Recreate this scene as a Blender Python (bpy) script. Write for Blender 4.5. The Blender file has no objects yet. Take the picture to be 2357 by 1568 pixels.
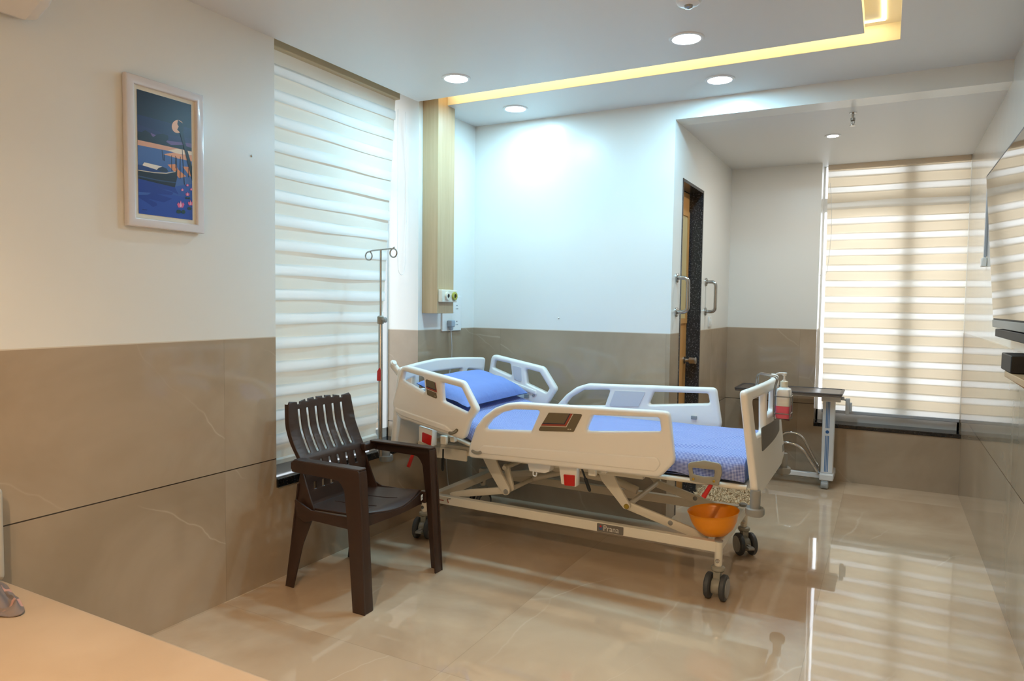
import bpy, bmesh, math, random
from mathutils import Vector, Matrix
from mathutils.geometry import tessellate_polygon
random.seed(7)
PI = math.pi
SC = bpy.context.scene
COL = SC.collection

# ------------------------------------------------------------------ helpers
def lin(c):
    c /= 255.0
    return c / 12.92 if c <= 0.04045 else ((c + 0.055) / 1.055) ** 2.4
def rgb(r, g, b):
    return (lin(r), lin(g), lin(b), 1.0)

class MB:
    """collects geometry in world coordinates, then links it as one mesh object"""
    def __init__(s):
        s.v, s.f, s.m, s.uv = [], [], [], {}
    def face(s, idx, mi=0, uv=None):
        if uv: s.uv[len(s.f)] = uv
        s.f.append(tuple(idx)); s.m.append(mi)
    def box(s, x0, x1, y0, y1, z0, z1, mi=0, rot=None, ctr=None):
        b = len(s.v)
        pts = [Vector((x, y, z)) for z in (z0, z1) for y in (y0, y1) for x in (x0, x1)]
        if rot is not None:
            c = Vector(ctr) if ctr else Vector(((x0+x1)/2, (y0+y1)/2, (z0+z1)/2))
            pts = [c + rot @ (p - c) for p in pts]
        s.v += pts
        for q in ((0,2,3,1),(4,5,7,6),(0,1,5,4),(2,6,7,3),(0,4,6,2),(1,3,7,5)):
            s.face([b+i for i in q], mi)
        return s
    def tube(s, pts, r, n=12, closed=False, mi=0, cap=True):
        pts = [Vector(p) for p in pts]
        N = len(pts)
        rs = r if isinstance(r, (list, tuple)) else [r]*N
        tang = []
        for i in range(N):
            a = pts[(i-1) % N] if (closed or i > 0) else pts[i]
            c = pts[(i+1) % N] if (closed or i < N-1) else pts[i]
            tang.append((c-a).normalized())
        t0 = tang[0]
        ref = Vector((0,0,1)) if abs(t0.z) < .9 else Vector((1,0,0))
        nrm = t0.cross(ref).normalized()
        b = len(s.v)
        for i in range(N):
            t = tang[i]
            nrm = (nrm - t*nrm.dot(t)).normalized()
            bn = t.cross(nrm)
            for k in range(n):
                a = 2*PI*k/n
                s.v.append(pts[i] + (nrm*math.cos(a) + bn*math.sin(a))*rs[i])
        M = N if closed else N-1
        for i in range(M):
            j = (i+1) % N
            for k in range(n):
                l = (k+1) % n
                s.face((b+i*n+k, b+i*n+l, b+j*n+l, b+j*n+k), mi)
        if cap and not closed:
            s.face([b+k for k in range(n)][::-1], mi)
            s.face([b+(N-1)*n+k for k in range(n)], mi)
        return s
    def lathe(s, prof, o, n=32, axis='z', mi=0, cap=True):
        o = Vector(o); b = len(s.v)
        ax = {'z': (Vector((1,0,0)), Vector((0,1,0)), Vector((0,0,1))),
              'x': (Vector((0,1,0)), Vector((0,0,1)), Vector((1,0,0))),
              'y': (Vector((0,0,1)), Vector((1,0,0)), Vector((0,1,0)))}[axis]
        for r, z in prof:
            for k in range(n):
                a = 2*PI*k/n
                s.v.append(o + ax[0]*r*math.cos(a) + ax[1]*r*math.sin(a) + ax[2]*z)
        for i in range(len(prof)-1):
            for k in range(n):
                l = (k+1) % n
                s.face((b+i*n+k, b+i*n+l, b+(i+1)*n+l, b+(i+1)*n+k), mi)
        if cap:
            s.face([b+k for k in range(n)][::-1], mi)
            e = b+(len(prof)-1)*n
            s.face([e+k for k in range(n)], mi)
        return s
    def grid(s, nu, nv, fn, mi=0, closed_v=False, uvfn=None):
        b = len(s.v)
        for i in range(nu+1):
            for j in range(nv+1):
                s.v.append(Vector(fn(i/nu, j/nv)))
        w = nv+1
        for i in range(nu):
            for j in range(nv):
                uv = None
                if uvfn:
                    uv = [uvfn(i/nu, j/nv), uvfn((i+1)/nu, j/nv), uvfn((i+1)/nu, (j+1)/nv), uvfn(i/nu, (j+1)/nv)]
                s.face((b+i*w+j, b+(i+1)*w+j, b+(i+1)*w+j+1, b+i*w+j+1), mi, uv)
        return s
    def slab(s, loops, T, fmap, r=0.0, seg=3, cuts_u=(), cuts_v=(), mi=0):
        """flat plate with holes and rounded rims in (u, v, w), mapped into space by fmap"""
        L = []
        for k, lp in enumerate(loops):
            lp = [Vector(p) for p in lp]
            A = sum(lp[i].x*lp[(i+1) % len(lp)].y - lp[(i+1) % len(lp)].x*lp[i].y for i in range(len(lp)))
            if (A < 0) == (k == 0): lp.reverse()
            L.append(lp)
        def inset(lp, d):
            o = []
            n = len(lp)
            for i in range(n):
                a, p, c = lp[i-1], lp[i], lp[(i+1) % n]
                e1 = (p-a).normalized(); e2 = (c-p).normalized()
                n1 = Vector((-e1.y, e1.x)); n2 = Vector((-e2.y, e2.x))
                o.append(p + (n1+n2)/max(.3, 1+n1.dot(n2))*d)
            return o
        bm = bmesh.new()
        rings = []
        if r > 0:
            for k in range(seg+1):
                a = PI/2*k/seg
                rings.append((r*(1-math.sin(a)), T/2 - r*(1-math.cos(a))))
        else:
            rings = [(0, T/2)]
        rings = rings + [(d, -w) for d, w in reversed(rings)]
        allv = []
        for lp in L:
            allv.append([[bm.verts.new((p.x, p.y, w)) for p in inset(lp, d)] for d, w in rings])
        for lv in allv:
            n = len(lv[0])
            for a, c in zip(lv[:-1], lv[1:]):
                for i in range(n):
                    j = (i+1) % n
                    try: bm.faces.new((a[i], c[i], c[j], a[j]))
                    except ValueError: pass
        tri = tessellate_polygon([[v.co.copy() for v in lv[0]] for lv in allv])
        flat0 = [v for lv in allv for v in lv[0]]
        flat1 = [v for lv in allv for v in lv[-1]]
        for t in tri:
            p = [flat0[i].co for i in t]
            ar = (p[1].x-p[0].x)*(p[2].y-p[0].y)-(p[2].x-p[0].x)*(p[1].y-p[0].y)
            if abs(ar) < 1e-12: continue
            t = list(t) if ar > 0 else list(t)[::-1]
            try:
                bm.faces.new([flat0[i] for i in t])
                bm.faces.new([flat1[i] for i in t[::-1]])
            except ValueError: pass
        for ax, cuts in ((0, cuts_u), (1, cuts_v)):
            for c in cuts:
                co = [0,0,0]; co[ax] = c; no = [0,0,0]; no[ax] = 1
                bmesh.ops.bisect_plane(bm, geom=bm.verts[:]+bm.edges[:]+bm.faces[:], plane_co=co, plane_no=no)
        bm.verts.index_update()
        b = len(s.v)
        for v in bm.verts: s.v.append(Vector(fmap(*v.co)))
        for f in bm.faces: s.face([b+v.index for v in f.verts], mi)
        bm.free()
        return s
    def build(s, name, mats, parent=None, smooth=35, origin=None, bevel=0, bseg=2, recalc=True, sub=0):
        o = Vector(origin) if origin is not None else Vector((0,0,0))
        if parent is not None: o = wloc(parent)
        me = bpy.data.meshes.new(name)
        me.from_pydata([tuple(Vector(p)-o) for p in s.v], [], s.f)
        for m in (mats if isinstance(mats, (list, tuple)) else [mats]): me.materials.append(m)
        for p, mi in zip(me.polygons, s.m): p.material_index = mi
        if s.uv:
            ul = me.uv_layers.new(name='UVMap')
            for fi, uv in s.uv.items():
                for li, c in zip(me.polygons[fi].loop_indices, uv): ul.data[li].uv = c
        if recalc:
            bm = bmesh.new(); bm.from_mesh(me)
            bmesh.ops.recalc_face_normals(bm, faces=bm.faces)
            bm.to_mesh(me); bm.free()
        if smooth:
            me.shade_smooth(); me.set_sharp_from_angle(angle=math.radians(smooth))
        ob = bpy.data.objects.new(name, me); COL.objects.link(ob)
        if parent is not None: ob.parent = parent
        else: ob.location = o
        if bevel:
            md = ob.modifiers.new('bevel', 'BEVEL'); md.width = bevel; md.segments = bseg
            md.limit_method = 'ANGLE'; md.angle_limit = math.radians(40); md.harden_normals = False
        if sub:
            md = ob.modifiers.new('subsurf', 'SUBSURF'); md.levels = md.render_levels = sub
        return ob

def wloc(o):
    l = Vector(o.location)
    while o.parent is not None:
        o = o.parent; l = l + Vector(o.location)
    return l
def tag(o, label, cat, group=None, kind=None):
    o['label'] = label; o['category'] = cat
    if group: o['group'] = group
    if kind: o['kind'] = kind
    return o
def thing(name, label, cat, loc=(0,0,0), group=None):
    o = bpy.data.objects.new(name, None); COL.objects.link(o)
    o.location = loc; o.empty_display_size = .05
    return tag(o, label, cat, group)
def struct(o):
    o['kind'] = 'structure'; return o

def rpoly(pts, r, seg=4):
    """polygon with rounded corners; r a number or one per corner"""
    n = len(pts); out = []
    for i in range(n):
        p = Vector(pts[i]); a = Vector(pts[i-1]); c = Vector(pts[(i+1) % n])
        ri = r[i] if isinstance(r, (list, tuple)) else r
        if ri <= 0: out.append(tuple(p)); continue
        da, dc = (a-p), (c-p)
        th = da.angle(dc)
        t = min(ri/max(math.tan(th/2), .05), da.length*.48, dc.length*.48)
        A = p + da.normalized()*t; C = p + dc.normalized()*t
        for k in range(seg+1):
            q = k/seg
            out.append(tuple(A*(1-q)**2 + p*2*q*(1-q) + C*q*q))
    return out
def dense(pts, step=.04):
    out = []
    n = len(pts)
    for i in range(n):
        a = Vector(pts[i]); b = Vector(pts[(i+1) % n])
        k = max(1, int((b-a).length/step))
        for j in range(k): out.append(tuple(a.lerp(b, j/k)))
    return out
def fillet(pts, r, seg=6):
    """open 3-D polyline with rounded corners"""
    pts = [Vector(p) for p in pts]; out = [pts[0]]
    for i in range(1, len(pts)-1):
        p = pts[i]; da = pts[i-1]-p; dc = pts[i+1]-p
        t = min(r, da.length*.49, dc.length*.49)
        A = p+da.normalized()*t; C = p+dc.normalized()*t
        for k in range(seg+1):
            q = k/seg
            out.append(A*(1-q)**2 + p*2*q*(1-q) + C*q*q)
    out.append(pts[-1]); return out
def circ(cx, cy, r, n=24, ry=None):
    ry = ry or r
    return [(cx+r*math.cos(2*PI*k/n), cy+ry*math.sin(2*PI*k/n)) for k in range(n)]
XZ = lambda y: (lambda u, v, w: (u, y+w, v))          # plate standing across the room depth
YZ = lambda x: (lambda u, v, w: (x+w, u, v))
XY = lambda z: (lambda u, v, w: (u, v, z+w))

def empty_copy(o, parent=None):
    c = o.copy(); COL.objects.link(c); c.parent = parent
    for ch in [x for x in bpy.data.objects if x.parent == o]:
        empty_copy(ch, c)
    return c

# ------------------------------------------------------------------ materials
def mat(name, col, rough=.5, metal=0.0, spec=.5, coat=0.0, trans=0.0, alpha=None, emit=None, es=0.0, sss=0.0, ior=1.5):
    m = bpy.data.materials.new(name); m.use_nodes = True
    b = m.node_tree.nodes['Principled BSDF']
    b.inputs['Base Color'].default_value = col
    b.inputs['Roughness'].default_value = rough
    b.inputs['Metallic'].default_value = metal
    b.inputs['Specular IOR Level'].default_value = spec
    b.inputs['Coat Weight'].default_value = coat
    b.inputs['Coat Roughness'].default_value = .06
    b.inputs['Transmission Weight'].default_value = trans
    b.inputs['IOR'].default_value = ior
    if sss:
        b.inputs['Subsurface Weight'].default_value = sss
        b.inputs['Subsurface Radius'].default_value = (.02, .012, .006)
    if emit:
        b.inputs['Emission Color'].default_value = emit
        b.inputs['Emission Strength'].default_value = es
    return m
class NT:
    def __init__(s, m):
        s.t = m.node_tree; s.b = s.t.nodes['Principled BSDF']; s.geo = None
    def n(s, typ, **kw):
        nd = s.t.nodes.new(typ)
        for k, v in kw.items():
            if k.startswith('i_'):
                nd.inputs[k[2:].replace('_', ' ')].default_value = v
            else: setattr(nd, k, v)
        return nd
    def l(s, a, b): s.t.links.new(a, b)
    def pos(s):
        if s.geo is None: s.geo = s.n('ShaderNodeNewGeometry')
        return s.geo.outputs['Position']
    def math(s, op, a, b=None, c=None, clamp=False):
        nd = s.n('ShaderNodeMath', operation=op, use_clamp=clamp)
        for i, x in enumerate((a, b, c)):
            if x is None: continue
            if hasattr(x, 'is_linked'): s.l(x, nd.inputs[i])
            else: nd.inputs[i].default_value = x
        return nd.outputs[0]
    def mix(s, fac, a, b, blend='MIX'):
        nd = s.n('ShaderNodeMix', data_type='RGBA', blend_type=blend)
        for i, x in ((0, fac), (6, a), (7, b)):
            if hasattr(x, 'is_linked'): s.l(x, nd.inputs[i])
            else: nd.inputs[i].default_value = x
        return nd.outputs[2]
    def ramp(s, fac, stops):
        nd = s.n('ShaderNodeValToRGB')
        while len(nd.color_ramp.elements) < len(stops): nd.color_ramp.elements.new(.5)
        for e, (p, c) in zip(nd.color_ramp.elements, stops):
            e.position = p; e.color = c if isinstance(c, tuple) else (c, c, c, 1)
        s.l(fac, nd.inputs[0]); return nd.outputs[0]
    def noise(s, vec, scale, detail=3, rough=.5, dist=0.0):
        nd = s.n('ShaderNodeTexNoise'); nd.inputs['Scale'].default_value = scale
        nd.inputs['Detail'].default_value = detail; nd.inputs['Roughness'].default_value = rough
        nd.inputs['Distortion'].default_value = dist
        if vec is not None: s.l(vec, nd.inputs['Vector'])
        return nd.outputs[0]
    def mapping(s, vec, scale=(1,1,1), loc=(0,0,0), rot=(0,0,0)):
        nd = s.n('ShaderNodeMapping')
        nd.inputs['Scale'].default_value = scale; nd.inputs['Location'].default_value = loc
        nd.inputs['Rotation'].default_value = rot
        s.l(vec, nd.inputs['Vector']); return nd.outputs[0]

def marble(t, vec, base, light, dark, vein):
    """soft cloudy stone with sparse pale veins"""
    n1 = t.noise(vec, 1.3, 5, .55, .6)
    c = t.mix(t.ramp(n1, [(.34, 0.0), (.66, 1.0)]), dark, light)
    c = t.mix(.30, c, base)
    wob = t.n('ShaderNodeTexNoise'); wob.inputs['Scale'].default_value = 1.6; wob.inputs['Detail'].default_value = 4; t.l(vec, wob.inputs['Vector'])
    vm = t.n('ShaderNodeVectorMath', operation='MULTIPLY_ADD'); t.l(wob.outputs['Color'], vm.inputs[0]); vm.inputs[1].default_value = (.28, .28, 0); t.l(vec, vm.inputs[2])
    vo = t.n('ShaderNodeTexVoronoi', feature='DISTANCE_TO_EDGE'); vo.inputs['Scale'].default_value = .95
    t.l(t.mapping(t.mapping(vm.outputs[0], rot=(0, 0, -.3)), scale=(1.5, .42, 1)), vo.inputs['Vector'])
    line = t.ramp(vo.outputs['Distance'], [(.0, 1.0), (.002, .6), (.0055, .0)])
    n3 = t.noise(vec, 1.7, 2, .5)
    msk = t.ramp(n3, [(.46, 0.0), (.60, 1.0)])
    return t.mix(t.math('MULTIPLY', t.math('MULTIPLY', line, msk), .42), c, vein)

def wall_material(name, paint=rgb(233, 232, 226), paint_rough=.26, tile_rough=.06):
    m = mat(name, (1,1,1,1), .3); t = NT(m)
    sep = t.n('ShaderNodeSeparateXYZ'); t.l(t.pos(), sep.inputs[0])
    x, y, z = sep.outputs
    run = t.math('ADD', x, y)
    comb = t.n('ShaderNodeCombineXYZ'); t.l(run, comb.inputs[0]); t.l(z, comb.inputs[1])
    # one shift per tile so that the stone does not run on through the joints
    col = t.math('FLOOR', t.math('DIVIDE', t.math('ADD', run, 0.48 + 12.0), 1.2))
    row = t.math('FLOOR', t.math('DIVIDE', z, .611))
    sh = t.math('MULTIPLY', t.math('ADD', t.math('MULTIPLY', col, 3.7), t.math('MULTIPLY', row, 7.3)), 1.0)
    t.l(sh, comb.inputs[2])
    st = marble(t, t.mapping(comb.outputs[0], rot=(0, 0, -.6)), rgb(170, 152, 130), rgb(184, 166, 144), rgb(152, 133, 110), rgb(214, 197, 174))
    g = t.math('ABSOLUTE', t.math('SUBTRACT', z, .611))
    gm = t.math('LESS_THAN', g, .0024)
    st = t.mix(gm, st, rgb(52, 42, 34))
    jf = t.math('ABSOLUTE', t.math('SUBTRACT', t.math('FRACT', t.math('DIVIDE', t.math('ADD', run, 0.48 + 12.0), 1.2)), .5))
    jm = t.math('GREATER_THAN', jf, .4993)
    st = t.mix(t.math('MULTIPLY', jm, .45), st, rgb(110, 98, 82))
    up = t.math('GREATER_THAN', z, 1.2205)
    rim = t.math('GREATER_THAN', z, 1.216)
    st = t.mix(rim, st, rgb(214, 204, 186))
    pn = t.noise(t.mapping(t.pos(), scale=(1, 1, 1)), .9, 2)
    pc = t.mix(t.ramp(pn, [(.3, 0.0), (.7, 1.0)]), paint, tuple(list(c*.97 for c in paint[:3])+[1]))
    t.l(t.mix(up, st, pc), t.b.inputs['Base Color'])
    rr = t.math('ADD', t.math('MULTIPLY', up, paint_rough-tile_rough), tile_rough)
    t.l(rr, t.b.inputs['Roughness'])
    nb = t.noise(t.pos(), 3.2, 2); bp = t.n('ShaderNodeBump'); bp.inputs['Strength'].default_value = .05; bp.inputs['Distance'].default_value = .02
    t.l(nb, bp.inputs['Height']); t.l(bp.outputs[0], t.b.inputs['Normal'])
    return m

M = {}
M['wall'] = wall_material('painted wall over stone tile')
M['wall_gloss'] = wall_material('glossier painted wall over stone tile', rgb(226, 222, 214), .13, .05)
M['ceil'] = mat('ceiling paint', rgb(226, 225, 222), .45)
M['cove'] = mat('cove paint', rgb(238, 230, 208), .5)
# floor
M['floor'] = mat('polished floor tile', (1,1,1,1), .03, spec=1.0, ior=1.58); t = NT(M['floor'])
sep = t.n('ShaderNodeSeparateXYZ'); t.l(t.pos(), sep.inputs[0])
fx = t.math('FLOOR', t.math('DIVIDE', t.math('ADD', sep.outputs[0], .24+12), 1.2))
fy = t.math('FLOOR', t.math('DIVIDE', t.math('ADD', sep.outputs[1], .25+12), 1.8))
cb = t.n('ShaderNodeCombineXYZ'); t.l(sep.outputs[0], cb.inputs[0]); t.l(sep.outputs[1], cb.inputs[1])
t.l(t.math('ADD', t.math('MULTIPLY', fx, 5.3), t.math('MULTIPLY', fy, 2.9)), cb.inputs[2])
fc = marble(t, t.mapping(cb.outputs[0], rot=(0, 0, .5), scale=(.9, .9, 1)), rgb(202, 176, 147), rgb(217, 194, 166), rgb(182, 153, 124), rgb(231, 213, 190))
jx = t.math('GREATER_THAN', t.math('ABSOLUTE', t.math('SUBTRACT', t.math('FRACT', t.math('DIVIDE', t.math('ADD', sep.outputs[0], .24+12), 1.2)), .5)), .4990)
jy = t.math('GREATER_THAN', t.math('ABSOLUTE', t.math('SUBTRACT', t.math('FRACT', t.math('DIVIDE', t.math('ADD', sep.outputs[1], .25+12), 1.8)), .5)), .4993)
fc = t.mix(t.math('MULTIPLY', t.math('MAXIMUM', jx, jy), .28), fc, rgb(120, 104, 84))
t.l(fc, t.b.inputs['Base Color'])
nb = t.noise(t.pos(), 2.4, 2); bp = t.n('ShaderNodeBump'); bp.inputs['Strength'].default_value = .022; bp.inputs['Distance'].default_value = .03
t.l(nb, bp.inputs['Height']); t.l(bp.outputs[0], t.b.inputs['Normal'])

def granite(name, c0, c1, rough=.12):
    m = mat(name, c0, rough); t = NT(m)
    v = t.n('ShaderNodeTexVoronoi'); v.inputs['Scale'].default_value = 190; t.l(t.pos(), v.inputs['Vector'])
    n = t.noise(t.pos(), 120, 3)
    f = t.ramp(n, [(.55, 0.0), (.72, 1.0)])
    t.l(t.mix(f, c0, c1), t.b.inputs['Base Color']); return m
M['granite'] = granite('speckled black granite', rgb(46, 46, 48), rgb(120, 120, 122), .22)
M['sill'] = granite('black granite sill', rgb(22, 23, 25), rgb(60, 60, 62), .08)

def wood(name, c0, c1, axis=2, scale=1.0, rough=.4):
    m = mat(name, c0, rough); t = NT(m)
    sc = [28*scale, 28*scale, 28*scale]; sc[axis] = 1.3*scale
    n = t.noise(t.mapping(t.pos(), scale=tuple(sc)), 1.6, 5, .6, .5)
    t.l(t.mix(t.ramp(n, [(.3, 0.0), (.7, 1.0)]), c0, c1), t.b.inputs['Base Color']); return m
M['panel_wood'] = wood('pale oak laminate', rgb(196, 170, 132), rgb(184, 157, 118))
M['door_wood'] = wood('honey door veneer', rgb(206, 154, 92), rgb(190, 136, 74))
M['shelf_wood'] = wood('tan shelf wood', rgb(205, 170, 130), rgb(190, 152, 110), 1)
M['white_trim'] = mat('white plastic', rgb(233, 231, 226), .35)
M['ivory'] = mat('ivory plastic', rgb(226, 220, 200), .35)
M['frame_white'] = mat('white picture moulding', rgb(224, 221, 224), .22, coat=.3)
M['mount'] = mat('cream picture mount', rgb(232, 226, 210), .6)
M['alu'] = mat('pale window frame', rgb(205, 205, 203), .4)
# bed
M['abs'] = mat('cream white bed plastic', rgb(240, 235, 226), .3)
M['bedmetal'] = mat('cream painted steel', rgb(228, 220, 202), .35)
M['grey_plastic'] = mat('mid grey plastic', rgb(148, 148, 144), .4)
M['plate_grey'] = mat('warm grey holder plate', rgb(152, 148, 134), .42)
M['dark_grey'] = mat('dark grey tyre rubber', rgb(66, 68, 70), .5)
M['black'] = mat('black plastic', rgb(20, 20, 20), .35)
M['decal'] = mat('olive brown label', rgb(112, 100, 78), .45)
M['decal2'] = mat('lighter olive brown label', rgb(122, 110, 86), .45)
M['red_line'] = mat('brick red print', rgb(160, 70, 52), .45)
M['navy_line'] = mat('navy print', rgb(44, 48, 66), .45)
M['white_line'] = mat('white print', rgb(225, 215, 195), .45)
M['red'] = mat('signal red plastic', rgb(196, 30, 20), .4)
M['blank'] = mat('pale grey blank label', rgb(206, 206, 206), .45)
M['foot_decal'] = mat('brown grey label', rgb(104, 96, 88), .45)
M['brand_plate'] = mat('taupe name plate', rgb(112, 104, 94), .4)
M['brand_text'] = mat('silver lettering', rgb(214, 208, 196), .4)
M['blue_print'] = mat('blue print', rgb(40, 92, 150), .4)
M['steel'] = mat('brushed stainless steel', rgb(176, 172, 166), .26, metal=1.0)
M['chrome'] = mat('chrome', rgb(205, 205, 205), .08, metal=1.0)
M['brass'] = mat('yellow zinc bolt', rgb(176, 150, 70), .35, metal=1.0)
M['chair'] = mat('dark brown moulded plastic', rgb(56, 38, 30), .36)
M['orange'] = mat('orange plastic', rgb(244, 150, 12), .32)
M['bottle'] = mat('milky translucent plastic', rgb(232, 232, 228), .3, sss=.2)
M['pink'] = mat('pink liquid soap', rgb(226, 96, 122), .3, sss=.2)
M['wire'] = mat('steel wire', rgb(150, 148, 144), .3, metal=1.0)
M['table_top'] = mat('grey brown laminate', rgb(112, 102, 96), .35)
M['table_edge'] = mat('dark edge band', rgb(84, 78, 76), .4)
M['table_metal'] = mat('white painted steel', rgb(224, 224, 224), .35)
M['blue_strip'] = mat('blue stripe', rgb(96, 132, 176), .4)
M['lt_grey'] = mat('light grey castor plastic', rgb(172, 176, 178), .4)
M['tv_trim'] = mat('grey beige tv trim', rgb(150, 145, 138), .4)
M['tv_body'] = mat('black tv bezel', rgb(10, 9, 10), .5)
M['screen'] = mat('glossy dark screen', rgb(16, 16, 17), .03, coat=1.0, spec=1.0)
M['grey_strip'] = mat('grey aluminium', rgb(168, 174, 182), .35)
M['ac'] = mat('air conditioner white', rgb(226, 224, 220), .3)
M['cord'] = mat('pale grey cable', rgb(196, 198, 200), .5)
M['plug'] = mat('grey plug', rgb(160, 172, 182), .45)
M['hole'] = mat('socket hole', rgb(40, 44, 56), .6)
M['yellow_ring'] = mat('yellow green ring', rgb(176, 170, 70), .4)
M['sofa'] = mat('tan leatherette', rgb(192, 166, 138), .55)
M['sofa_back'] = mat('pale beige upholstery', rgb(196, 180, 158), .6)
M['lamp_rim'] = mat('white lamp rim', rgb(235, 235, 235), .4)

def add_weave(m, scale=260, strength=.15):
    t = NT(m); n = t.noise(t.pos(), scale, 2); bp = t.n('ShaderNodeBump')
    bp.inputs['Strength'].default_value = strength; bp.inputs['Distance'].default_value = .002
    t.l(n, bp.inputs['Height']); t.l(bp.outputs[0], t.b.inputs['Normal'])
add_weave(M['sofa'], 90, .12)
t = NT(M['sofa']); n = t.noise(t.pos(), 3.0, 3)
t.l(t.mix(t.ramp(n, [(.35, 0.0), (.65, 1.0)]), rgb(192, 166, 138), rgb(182, 155, 126)), t.b.inputs['Base Color'])
add_weave(M['chair'], 300, .06)

# checked cotton sheet
M['sheet'] = mat('fine blue checked cotton', (1,1,1,1), .85, spec=.2); t = NT(M['sheet'])
uvn = t.n('ShaderNodeUVMap'); sp = t.n('ShaderNodeSeparateXYZ'); t.l(uvn.outputs[0], sp.inputs[0])
def stripe(o, per): return t.math('GREATER_THAN', t.math('FRACT', t.math('DIVIDE', o, per)), .5)
a = stripe(sp.outputs[0], .0064); b = stripe(sp.outputs[1], .0064)
both = t.math('MULTIPLY', t.math('ADD', a, b), .5)
t.l(t.ramp(both, [(0.0, rgb(204, 210, 234)), (.5, rgb(136, 151, 210)), (1.0, rgb(50, 60, 132))]), t.b.inputs['Base Color'])
n = t.noise(t.pos(), 14, 3); bp = t.n('ShaderNodeBump'); bp.inputs['Strength'].default_value = .25; bp.inputs['Distance'].default_value = .01
t.l(n, bp.inputs['Height']); t.l(bp.outputs[0], t.b.inputs['Normal'])
M['pillow'] = mat('blue pillow cotton', rgb(128, 148, 206), .85, spec=.2); t = NT(M['pillow'])
n = t.noise(t.pos(), 17, 3, .55, .6); bp = t.n('ShaderNodeBump'); bp.inputs['Strength'].default_value = .45; bp.inputs['Distance'].default_value = .012
t.l(n, bp.inputs['Height']); t.l(bp.outputs[0], t.b.inputs['Normal'])
M['cloth'] = mat('taupe cloth with rosy blotches', (1,1,1,1), .85, spec=.2); t = NT(M['cloth'])
n = t.noise(t.pos(), 9, 1)
t.l(t.mix(t.ramp(n, [(.56, 0.0), (.58, 1.0)]), rgb(126, 112, 106), rgb(190, 146, 134)), t.b.inputs['Base Color'])
M['rug'] = mat('beige shag', (1,1,1,1), .95, spec=.1); t = NT(M['rug'])
n = t.noise(t.pos(), 45, 3)
t.l(t.mix(t.ramp(n, [(.32, 0.0), (.6, 1.0)]), rgb(206, 176, 138), rgb(236, 208, 168)), t.b.inputs['Base Color'])

def fabric(name, front, through, fac):
    m = bpy.data.materials.new(name); m.use_nodes = True; nt = m.node_tree
    nt.nodes.remove(nt.nodes['Principled BSDF']); out = nt.nodes['Material Output']
    d = nt.nodes.new('ShaderNodeBsdfDiffuse'); d.inputs[0].default_value = front
    r = nt.nodes.new('ShaderNodeBsdfTranslucent'); r.inputs[0].default_value = through
    x = nt.nodes.new('ShaderNodeMixShader'); x.inputs[0].default_value = fac
    nt.links.new(d.outputs[0], x.inputs[1]); nt.links.new(r.outputs[0], x.inputs[2]); nt.links.new(x.outputs[0], out.inputs[0])
    return m
M['blind_white'] = fabric('sheer white blind band', rgb(240, 236, 226), rgb(250, 246, 240), .42)
M['blind_beige'] = fabric('beige blind band', rgb(232, 223, 206), rgb(240, 218, 186), .32)
M['blind_white_thick'] = fabric('opaque white blind band', rgb(226, 224, 217), rgb(246, 244, 240), .14)
M['blind_cream'] = fabric('cream blind band', rgb(219, 213, 200), rgb(240, 228, 206), .10)
M['blind_rail'] = mat('beige blind rail', rgb(196, 176, 140), .5)
M['clear'] = bpy.data.materials.new('window glass'); M['clear'].use_nodes = True
nt = M['clear'].node_tree; nt.nodes.remove(nt.nodes['Principled BSDF'])
tr = nt.nodes.new('ShaderNodeBsdfTransparent'); gl = nt.nodes.new('ShaderNodeBsdfGlossy'); gl.inputs['Roughness'].default_value = .02
mx = nt.nodes.new('ShaderNodeMixShader'); mx.inputs[0].default_value = .06
nt.links.new(tr.outputs[0], mx.inputs[1]); nt.links.new(gl.outputs[0], mx.inputs[2]); nt.links.new(mx.outputs[0], nt.nodes['Material Output'].inputs[0])
M['frost'] = mat('frosted door glass', rgb(206, 188, 140), .3)
def emitter(name, col, s):
    m = bpy.data.materials.new(name); m.use_nodes = True; nt = m.node_tree
    nt.nodes.remove(nt.nodes['Principled BSDF']); e = nt.nodes.new('ShaderNodeEmission')
    e.inputs[0].default_value = col; e.inputs[1].default_value = s
    nt.links.new(e.outputs[0], nt.nodes['Material Output'].inputs[0]); return m

# ------------------------------------------------------------------ light settings
COOL = (0.34, 0.74, 1.0)
WARM = (1.0, 0.74, 0.48)
YEL = (1.0, 0.77, 0.38, 1)
P_COOL, P_WARM, P_ALC = 12.5, 56.0, 8.0
LED_S = 19.0
M['lamp_cool'] = emitter('cool lamp diffuser', (.86, .95, 1, 1), 30)
M['lamp_warm'] = emitter('warm lamp diffuser', (1, .86, .66, 1), 30)
M['led'] = emitter('warm led tape', YEL, LED_S)

# ------------------------------------------------------------------ room shell
XL, XR, YB, YA = -2.65, 0.52, 4.345, 6.14
ZC, ZA = 2.66, 2.55
XD = -1.198
YF = -1.9
struct(MB().box(-3.1, .8, YF-.2, 6.6, -.12, 0).build('floor', M['floor'], smooth=0))

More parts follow.
